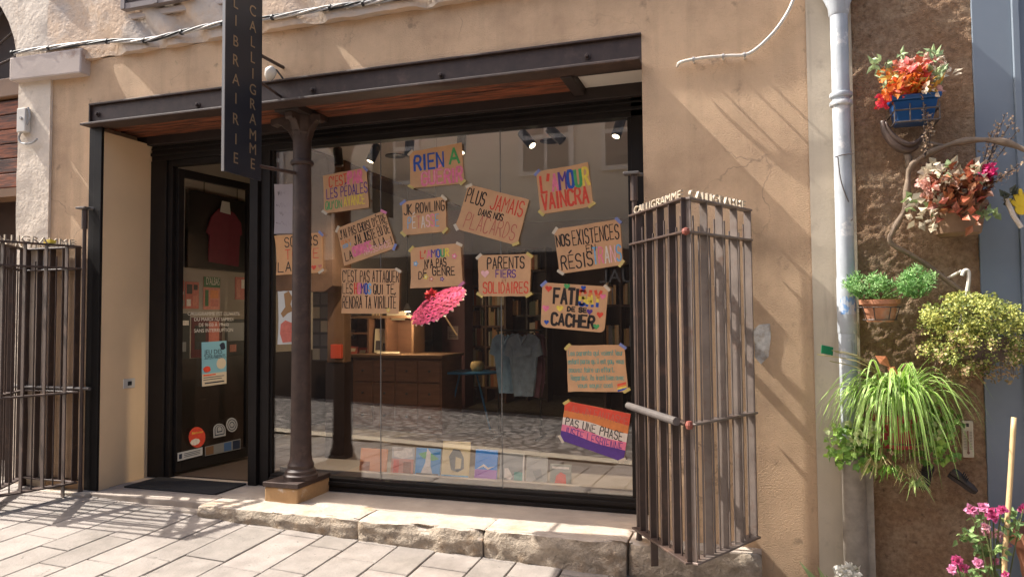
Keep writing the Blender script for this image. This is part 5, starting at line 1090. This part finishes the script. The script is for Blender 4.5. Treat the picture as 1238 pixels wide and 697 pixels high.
# 3 dry seed sprays
def spray(label, tips, base):
    mb = MB(); lf = MB(); b = at(*base)
    for (px, py) in tips:
        e = at(px, py, base[2]-.03); m_ = (b+e)/2+rv(R, .01); Q = [b, m_, e]; mb.tube(Q, .002, 4)
        for k in range(26):
            s = R.uniform(.45, 1.05); c = b+(e-b)*s+rv(R, .022*(1.3-s)+.006); lf.leaf(c, rv(R), rv(R), .016, .011)
    o = tag(mb.build('dry_spray', WIRE), label, 'dried plant', 'dry seed sprays on the vine'); lf.build('seed_heads', leafm('seed_tan', (.50, .36, .24), .3, .2), o, fix=False)
spray('tall dry seed spray against the blue shopfront above the vine', [(1215, 138), (1208, 150), (1224, 146), (1200, 158), (1230, 158), (1213, 160)], (1180, 225, -.14))
spray('small dry seed spray below the blue pot', [(1120, 128), (1124, 140), (1117, 165), (1126, 150)], (1118, 190, -.16))
spray('loose dry spray left of the yellow hand ornament', [(1225, 205), (1238, 195), (1212, 210)], (1178, 238, -.16))
# 4 begonia in a shallow hanging pot
p = at(1158, 285, -.12); t = thing('flower_pot', 'hanging pot of red brown begonia with one magenta bloom', 'flower pot', p, 'flower pots on the roughcast wall')
mb = MB(); mb.lathe(p, [(.085, 0), (.10, .01), (.125, .14), (.132, .145), (.132, .165), (.12, .16)], 20); smooth_angle(mb.build('pot', mat('weathered_pot', (.22, .13, .075), .7, var=.25, vscale=14), t))
flowers('bronze_leaves', t, leafm('leaf_bronze', (.22, .065, .030), .5), spots_in(ell(1160, 235, 32, 26, 60), -.26, -.06), 5, .055, .036, .04)
flowers('russet_leaves', t, leafm('leaf_russet', (.42, .14, .06), .4), spots_in(ell(1155, 228, 34, 24, 26)+ell(1163, 260, 12, 10, 5), -.28, -.08), 5, .055, .036, .04)
flowers('pale_leaves', t, leafm('leaf_cream', (.55, .47, .34), .3), spots_in(ell(1150, 218, 40, 20, 16)+[(1120, 262), (1118, 250), (1130, 250), (1112, 264), (1128, 275), (1104, 240)], -.28, -.12), 5, .05, .034, .03)  # cream leaves scattered among the bronze and russet ones
flowers('green_leaves', t, leafm('leaf_mid_green', (.20, .27, .11), .3), spots_in([(1104, 244), (1106, 238), (1142, 210), (1180, 214), (1130, 252), (1190, 252), (1196, 258)], -.26, -.1), 5, .05, .034, .03)
flowers('blush_blooms', t, leafm('petal_blush', ()), spots_in(ell(1121, 226, 11, 9, 8), -.26, -.16), 10, .028, .022, .02)
flowers('magenta_bloom', t, leafm('petal_magenta', (.50, .015, .10)), spots_in(ell(1194, 209, 6, 7, 5), -.25, -.18), 14, .03, .025, .012)
mb = MB()
for k in range(16): a = at(1158, 262, -.12); b = at(*R.choice(ell(1158, 235, 38, 28, 4)), R.uniform(-.24, -.08)); mb.tube([a, (a+b)/2+rv(R, .02), b], .0025, 5)
mb.build('stem', BARK, t)
# 5 terracotta pot of feathery green
p = at(1064, 389, -.13); q = at(1064, 362, -.13); t = thing('flower_pot', 'terracotta pot of feathery green foliage in a wire ring', 'flower pot', p, 'flower pots on the roughcast wall')
mb = MB(); pot(mb, p, .066, .084, q.z-p.z, 24); smooth_angle(mb.build('pot', TERRA, t))
mb = MB()
for z, r in ((p.z+.075, .100), (p.z+.012, .078)): mb.tube([(p.x+r*math.cos(a), -.13+r*math.sin(a), z) for a in [2*math.pi*k/18 for k in range(19)]], .003, 5)
for a in (-2.6, -2.0, -1.2, -.6): mb.tube([(p.x+.10*math.cos(a), -.13+.10*math.sin(a), p.z+.075), (p.x+.078*math.cos(a), -.13+.078*math.sin(a), p.z+.012)], .003, 5)
mb.build('wire_holder', WIRE, t)
def tuft(part, m, spots, n, l, w, up):
    mb = MB()
    for s in spots:
        for k in range(n): d = rv(R)+Vector(up); mb.leaf(Vector(s)+rv(R, .012), d, rv(R), l*R.uniform(.6, 1.2), w)
    mb.build(part, m, t, fix=False)
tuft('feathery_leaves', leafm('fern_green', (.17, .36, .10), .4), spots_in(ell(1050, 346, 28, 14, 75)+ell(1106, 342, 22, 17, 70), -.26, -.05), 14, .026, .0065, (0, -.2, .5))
tuft('pale_tips', leafm('fern_pale', (.34, .56, .22), .3), spots_in(ell(1048, 342, 28, 12, 26)+ell(1108, 337, 22, 14, 26), -.28, -.14), 14, .022, .006, (0, -.3, .6))  # paler green leaflets towards the top and front of each clump
mb = MB()
for k in range(18): a = at(1064, 362, -.13); b = at(*R.choice(ell(1050, 346, 26, 10, 3)+ell(1106, 342, 20, 14, 3)), R.uniform(-.22, -.06)); mb.tube([a, (a+b)/2+rv(R, .015), b], .002, 4)
mb.build('stem', leafm('fern_green', ()), t)
# 6 golden trailing bush in a hanging basket
p = at(1180, 425, -.20); t = thing('hanging_basket', 'hanging basket overflowing with golden green trailing foliage', 'hanging basket', p, 'flower pots on the roughcast wall')
mb = MB(); mb.lathe(p-Vector((0, 0, .06)), [(.06, 0), (.12, .03), (.145, .12), (.15, .13)], 20); mb.build('basket', BARKDARK, t)
h = at(1170, 328, -.18); mb = MB(); Q = dense([at(1163, 333, -.18), at(1166, 327, -.18), at(1171, 328, -.18), at(1171, 340, -.18), at(1169, 352, -.18)], 4); mb.tube(Q, .009, 8)
for dx, dy in ((-.09, -.05), (.09, -.03), (.0, .1)): mb.tube([at(1169, 350, -.18), p+Vector((dx, dy, .08))], .0035, 5)
mb.tube([at(1144, 337, -.05), at(1163, 327, -.17)], .0065, 6); mb.build('hanger', CABLEW, t)
cc = []
for k in range(330):
    a, b = R.uniform(-1, 1), R.uniform(-1, 1)
    if a*a+b*b < 1.0: cc.append((1178+a*66+8*b, 402+b*46+(12*a*a if b > 0 else 0), R.uniform(-.38, -.05)))
def bush(part, m, pts, n, l, w):
    mb = MB()
    for a, b, y in pts:
        s = at(a, b, y)
        for k in range(n): mb.leaf(s+rv(R, .026), rv(R)+Vector((0, -.3, -.2)), rv(R)+Vector((0, -.4, .6)), l*R.uniform(.6, 1.25), w)
    mb.build(part, m, t, fix=False)
bush('olive_leaves', leafm('leaf_olive', (.27, .32, .08), .5), cc, 22, .016, .012)
bush('golden_leaves', leafm('leaf_golden', (.54, .55, .15), .3), [(a, b, y-.03) for a, b, y in cc if b < 425][:150], 20, .015, .012)
bush('tan_leaves', leafm('leaf_tan', (.52, .38, .20), .4), [(a, b, y-.03) for a, b, y in cc if b > 405][:70]+[(1135+R.uniform(0, 90), 440+R.uniform(0, 18), -.2) for k in range(26)], 11, .017, .013)
mb = MB()
for k in range(60):
    a, b, y = R.choice(cc); e = at(a, b, y); mb.tube([p+Vector((0, 0, .06)), (p+e)/2+rv(R, .05)+Vector((0, 0, .04)), e], .0018, 4)
for k in range(22): x = 1120+R.uniform(0, 110); e = at(x, 440+R.uniform(0, 20), -.2); mb.tube([e+Vector((0, 0, .12)), e+rv(R, .02)+Vector((0, 0, .05)), e], .0015, 4)
mb.build('stem', BARK, t)
# 7 spider plant in a red pot with ivy below
p = at(1084, 540, -.13); t = thing('spider_plant', 'big striped spider plant and ivy spilling over a red pot', 'potted plant', p, 'flower pots on the roughcast wall')
mb = MB(); pot(mb, p, .085, .11, .17, 24); smooth_angle(mb.build('pot', REDPOT, t))
mb = MB(); z = p.z+.03; mb.tube([(p.x+.108*math.cos(a), -.13+.108*math.sin(a), z) for a in [2*math.pi*k/18 for k in range(19)]], .004, 5); mb.tube([(p.x, -.02, z), (p.x, -.02, z-.06), (p.x+.02, -.10, z-.06)], .004, 5); mb.build('wire_holder', WIRE, t)
mb = MB(); top = p+Vector((0, -.0, .17))
def blade(b, az, reach, rise, drop, w):
    d = Vector((math.cos(az), math.sin(az), 0)); pts = []; n = 9
    for i in range(n+1):
        s = i/n; pts.append(b+d*reach*(s**.8)+Vector((0, 0, rise*math.sin(math.pi*min(1, s*.8))*1.0-drop*s**2.6)))
    sd = d.cross(Vector((0, 0, 1))).normalized()
    for i in range(n):
        wa = w*(1-(i/n)**2.2)*(.55+.45*min(1, i/2)); wb = w*(1-((i+1)/n)**2.2)*(.55+.45*min(1, (i+1)/2)) if i < n-1 else .0004
        for lo, hi, m in ((-1, -.55, 1), (-.55, .55, 0), (.55, 1, 1)):
            f = lambda s, ww: sd*ww*s+Vector((0, 0, .35*ww*abs(s)))
            mb.m = m; mb.quad(pts[i]+f(lo, wa), pts[i]+f(hi, wa), pts[i+1]+f(hi, wb), pts[i+1]+f(lo, wb))
for k in range(210):
    az = R.uniform(0, 2*math.pi); az = math.atan2(-.75*abs(math.sin(az)) if R.random() < .85 else .3*math.sin(az), math.cos(az))
    blade(top+rv(R, .05)+Vector((0, 0, .04)), az, R.uniform(.14, .43), R.uniform(.07, .22), R.uniform(.06, .34), R.uniform(.006, .010))
for k in range(24): blade(top+rv(R, .05)+Vector((0, -.03, .03)), R.uniform(-2.5, -.6), R.uniform(.10, .24), R.uniform(.05, .14), R.uniform(.22, .40), R.uniform(.007, .010))
mb.build('striped_leaves', [leafm('spider_green', (.22, .43, .05), .35, .35), leafm('spider_cream', (.56, .70, .26), .2, .35)], t, fix=False)
mb = MB(); iv = spots_in(ell(1035, 535, 34, 26, 46)+ell(1128, 520, 28, 36, 44)+ell(1030, 548, 26, 16, 14)+ell(1082, 520, 30, 26, 16), -.24, -.04)
for s in iv:
    for k in range(6): mb.leaf(s+rv(R, .035), rv(R)+Vector((0, -.3, -.6)), rv(R)+Vector((0, -1, .5)), R.uniform(.028, .045), .032, .15)
mb.build('ivy_leaves', leafm('ivy_green', (.25, .43, .08), .45), t, fix=False)
mb = MB()
for s in spots_in(ell(1034, 520, 34, 24, 16)+ell(1120, 500, 30, 26, 12), -.27, -.15):
    for k in range(5): mb.leaf(s+rv(R, .03), rv(R)+Vector((0, -.3, -.6)), rv(R)+Vector((0, -1, .5)), R.uniform(.026, .04), .03, .15)
mb.build('pale_ivy_leaves', leafm('ivy_pale', (.46, .52, .25), .3), t, fix=False)
mb = MB()
for a, b in ((1000, 422), (990, 428), (1005, 436), (1012, 425)): mb.tube(dense([top, at(1050, 440+(b-425), -.18), at(a-2, b, -.16)], 4), .0025, 5)
for a, b, c, d in ((1106, 500, 1106, 585), (1065, 520, 1064, 560), (1110, 470, 1094, 520)): mb.tube([at(a, b, -.26), at((a+c)/2, (b+d)/2, -.27), at(c, d, -.24)], .0022, 5)
for k in range(40): s = R.choice(iv); mb.tube([p+Vector((0, 0, .12)), (p+s)/2+rv(R, .04), s], .0016, 4)
mb.build('runner', leafm('runner_tan', (.42, .36, .14), .2), t)
def plantlet(px, py, s, m):
    mb = MB(); b = at(px, py, -.24)
    for k in range(26):
        az = R.uniform(0, 2*math.pi); d = Vector((math.cos(az), math.sin(az), R.uniform(-.1, .8))); l = s*R.uniform(.6, 1.1); pts = [b, b+d*l*.5+Vector((0, 0, .02)), b+d*l-Vector((0, 0, l*.55))]; mb.tube(pts, [.003, .003, .0008], 4)
    mb.build('plantlet', m, t, fix=False)
plantlet(1106, 588, .085, leafm('spider_cream', ())); plantlet(1062, 565, .11, leafm('runner_tan', ())); plantlet(1098, 572, .09, leafm('runner_tan', ())); plantlet(1076, 572, .09, leafm('spider_green', ()))
mb = MB(); a = at(1000, 423, -.16); mb.obox(a, (.028, 0, -.006), (0, .006, 0), (.002, 0, .022)); cl = tag(mb.build('green_clip', mat('clip_green', (.01, .17, .07), .35), bevel=.003), 'dark green plastic clip on the runner left of the spider plant', 'clip')
a = at(1066, 437, -.24); mb = MB(); mb.leaf(a-Vector((.03, 0, -.03)), (1, -.2, -.8), (0, -1, .4), .09, .05); mb.leaf(at(1072, 444, -.25), (.8, -.2, -.5), (0, -1, .4), .06, .04); tag(mb.build('dead_leaf', leafm('leaf_dead', (.52, .20, .09), .2), fix=False), 'orange dead leaf caught on top of the spider plant', 'leaf')
# 8 thermometer and old shoes
a = at(1164, 508, -.012); b = at(1176, 553, -.012); t = thing('thermometer', 'cream wall thermometer right of the spider plant', 'thermometer', ((a.x+b.x)/2, 0, b.z)); mb = MB()
cx2 = (a.x+b.x)/2; mb.box(cx2-.026, cx2+.026, -.016, .004, b.z, a.z); mb.build('backplate', mat('thermo_cream', (.62, .55, .42), .5), t, bevel=.006)
mb = MB(); mb.tube([(cx2, -.019, b.z+.03), (cx2, -.019, a.z-.05)], .0035, 8); mb.lathe((cx2, -.019, b.z+.025), [(.001, -.007), (.006, -.003), (.006, .004), (.001, .008)], 8); mb.build('tube', mat('thermo_glass', (.30, .16, .12), .2), t)
mb = MB(); 
for k in range(12):
    z = b.z+.045+k*(a.z-b.z-.10)/11
    for s in (-1, 1): mb.box(cx2+s*.013-.006, cx2+s*.013+.006, -.0172, -.0165, z-.001, z+.001)
mb.box(cx2-.006, cx2+.006, -.0172, -.0165, a.z-.03, a.z-.012); mb.build('scale_marks', CVK, t)
def shoe(label, heel, toe, w):
    h, tt = heel, toe; d = (tt-h); L = d.length; d.normalize(); up = Vector((0, -1, 0)); up = (up-d*up.dot(d)).normalized(); up = (up*.25+Vector((0, 0, 1))*.97); up = (up-d*up.dot(d)).normalized(); sd = d.cross(up)
    prof = [(0, .30, .13), (.12, .34, .16), (.30, .30, .16), (.48, .22, .16), (.65, .17, .19), (.82, .14, .19), (.95, .09, .13), (1.0, .03, .05)]
    t = thing('old_shoe', label, 'shoe', h, 'old leather shoes nailed to the wall'); mb = MB(); V = []; n = 12
    for s, hh_, ww in prof:
        for k in range(n): a = 2*math.pi*k/n; V.append(h+d*L*s+up*(hh_*L*.5*(1+math.sin(a))*.9)+sd*ww*L*math.cos(a)*w)
    F = [(i*n+k, i*n+(k+1) % n, (i+1)*n+(k+1) % n, (i+1)*n+k) for i in range(len(prof)-1) for k in range(n)]+[tuple(range(n))[::-1], tuple((len(prof)-1)*n+k for k in range(n))]
    mb.add(V, F); smooth_angle(mb.build('upper', LEATHER, t), 70)
    mb = MB(); V = []
    for s, hh_, ww in prof: V += [h+d*L*(s*1.02-.01)+sd*ww*L*w*1.1-up*.012, h+d*L*(s*1.02-.01)-sd*ww*L*w*1.1-up*.012, h+d*L*(s*1.02-.01)-sd*ww*L*w*1.1+up*.006, h+d*L*(s*1.02-.01)+sd*ww*L*w*1.1+up*.006]
    F = [(i*4+k, i*4+(k+1) % 4, (i+1)*4+(k+1) % 4, (i+1)*4+k) for i in range(len(prof)-1) for k in range(4)]+[(3, 2, 1, 0), tuple(len(prof)*4-4+k for k in range(4))]
    mb.add(V, F); mb.build('sole', mat('worn_sole', (.035, .024, .02), .7), t)
    mb = MB()
    for k in range(4): c = h+d*L*(.33+.07*k)+up*(L*(.29-.035*k)); mb.tube([c-sd*.022, c+up*.004, c+sd*.022], .003, 5)
    mb.build('laces', CABLEK, t)
shoe('old brown shoe pointing down right on the wall below the thermometer', at(1148, 572, -.07), at(1181, 594, -.10), .9)
shoe('grey old shoe hanging toe down under the spider plant', at(1124, 562, -.07), at(1114, 590, -.10), 1.0)
# 9 yellow hand ornament
c = at(1234, 252, -.20); t = thing('hand_ornament', 'yellow hand shaped cut-out on a pale stalk at the right edge', 'ornament', c); mb = MB()
def fing(a, l, w): d = Vector((math.sin(a), 0, math.cos(a))); s = Vector((d.z, 0, -d.x)); o = c+d*.015; return [o-s*w, o+d*l*.85-s*w, o+d*l-s*w*.4, o+d*l+s*w*.4, o+d*l*.85+s*w, o+s*w]
mb.prism([c+Vector((.028*math.cos(a)+.005, 0, .03*math.sin(a))) for a in [2*math.pi*k/14 for k in range(14)]], (0, .012, 0)); mb.build('palm', mat('hand_yellow', (.72, .50, .03), .5), t)
for i, (a, l) in enumerate(((-.75, .052), (-.28, .075), (.02, .08), (.32, .075), (.95, .055))): mb = MB(); mb.prism([q+Vector((0, -.0005*(i+1), 0)) for q in fing(a, l, .0085)], (0, .012, 0)); mb.build('finger', mat('hand_yellow', ()), t)
mb = MB(); mb.tube([at(1216, 240, -.2), at(1226, 262, -.2), at(1235, 275, -.2)], .011, 6); mb.build('stalk', WHITESTONE, t)
mb = MB()
for k in range(14): mb.leaf(at(1216+R.uniform(-5, 8), 240+R.uniform(-6, 7), -.2), rv(R), rv(R), .05, .03)
mb.build('leaves', leafm('leaf_dark', (.05, .06, .04), .4), t, fix=False)
# 10 rose bush with cane, big terracotta pot at the edge
c = at(1240, 640, -.30); t = thing('garden_pot', 'large ribbed terracotta pot cut by the right edge', 'flower pot', (c.x+.14, -.30, gz(c.x+.1, -.3)))
bx, bz = c.x+.155, gz(c.x+.1, -.3); prof = [(.10, 0), (.12, .02)]+[(.12+.07*k/10+(.004 if k % 2 else 0), .04+.42*k/10) for k in range(11)]+[(.215, .47), (.215, .53), (.195, .53), (.18, .48)]
mb = MB(); mb.lathe((bx, -.30, bz), prof, 28); smooth_angle(mb.build('pot', TERRADARK, t), 25); mb = MB(); mb.lathe((bx, -.30, bz+.44), [(.18, 0), (.18, .03)], 20); mb.build('soil', mat('soil', (.04, .028, .02), .95, var=.3), t)
t = thing('rose_bush', 'rose bush of pink and magenta blooms at the lower right', 'rose bush', (at(1200, 690, -.5).x, -.5, gz(1, -.5)))
RY = -.48; bl = ((1174, 616, 8), (1189, 613, 9), (1196, 618, 8), (1201, 625, 8), (1211, 616, 7), (1156, 677, 8), (1152, 688, 7), (1164, 686, 7), (1184, 681, 8), (1190, 637, 7), (1194, 644, 7), (1206, 646, 8), (1202, 678, 6), (1237, 615, 7), (1218, 659, 5), (1215, 694, 5))
for i, (px, py, r) in enumerate(bl):
    m = [leafm('rose_pink', (.76, .32, .50), .25, .35), leafm('rose_magenta', (.74, .15, .36), .25, .3), leafm('rose_pale', (.74, .42, .48), .2, .35)][(0, 0, 1, 1, 1, 1, 0, 1, 0, 2, 2, 2, 0, 1, 2, 1)[i]]
    s = at(px, py, RY+R.uniform(-.06, .04)); r *= .72; mb = MB(); axn = (Vector((R.uniform(-.5, .5), -1, R.uniform(.2, .9)))).normalized(); rr = r/230
    for k in range(34):
        d = (rv(R)+axn*.6).normalized(); mb.leaf(s+d*rr*R.uniform(.05, .5), d*1.0+axn*.3, axn, rr*R.uniform(.6, .95), rr*.85, R.uniform(-.1, .4))
    mb.build('bloom', m, t, fix=False)
mb = MB(); gp = spots_in([(1162, 648), (1168, 650), (1175, 652), (1182, 655), (1182, 632), (1212, 662), (1206, 668), (1178, 694), (1190, 690), (1196, 668), (1170, 690), (1228, 645), (1200, 690), (1224, 640), (1186, 664), (1208, 690), (1230, 626), (1214, 636)], RY-.04, RY+.06)
for s in gp:
    for k in range(8): mb.leaf(s+rv(R, .022), rv(R)+Vector((0, -.2, .1)), rv(R)+Vector((0, -.6, 1)), R.uniform(.032, .05), .024, .15)
mb.build('leaves', leafm('rose_leaf', (.22, .34, .12), .35), t, fix=False)
mb = MB(); base = Vector((at(1200, 690, RY).x, RY, gz(1, RY)))
for px, py, r in bl: e = at(px, py, RY); mb.tube(dense([base+rv(R, .02), base+(e-base)*.6+rv(R, .03), e], 3), .003, 5)
mb.build('stem', leafm('rose_stem', (.14, .16, .06), .2), t)
a = at(1226, 504, -.42); b = at(1214, 697, -.50); mb = MB(); mb.tube(dense([a, at(1222, 570, -.44), at(1218, 630, -.47), b, b-Vector((0, 0, .5))], 3), [.011]*13, 8); tag(mb.build('bamboo_cane', CANE, smooth=True), 'pale bamboo cane standing in the rose bush', 'cane')
# 11 white flower at the foot of the drainpipe
R = random.Random(5); p = at(1012, 694, -.25); t = thing('white_flower_plant', 'low plant with a white bloom at the drainpipe foot', 'plant', (p.x, -.25, gz(p.x, -.25)))
flowers('bloom', t, leafm('petal_white', (.74, .72, .64), .1), spots_in(ell(1024, 694, 10, 7, 14), -.29, -.22), 12, .03, .025, .02)
mb = MB(); g0 = Vector((p.x, -.22, gz(p.x, -.22)))
for px, py in ((969, 680), (977, 692), (990, 686), (1017, 684), (1000, 696), (1036, 688), (1030, 690), (985, 697)): e = at(px, py, -.26); dd = (e-g0); mb.leaf(g0+dd*.35, dd, (0, -1, .6), dd.length*.68, .035, .1)
mb.build('leaves', leafm('leaf_strap', (.26, .34, .14), .3), t, fix=False)
mb = MB()
for k in range(6): mb.tube([g0, at(1024+R.uniform(-8, 8), 694+R.uniform(-4, 6), -.25)], .003, 5)
mb.build('stem', leafm('rose_stem', ()), t)
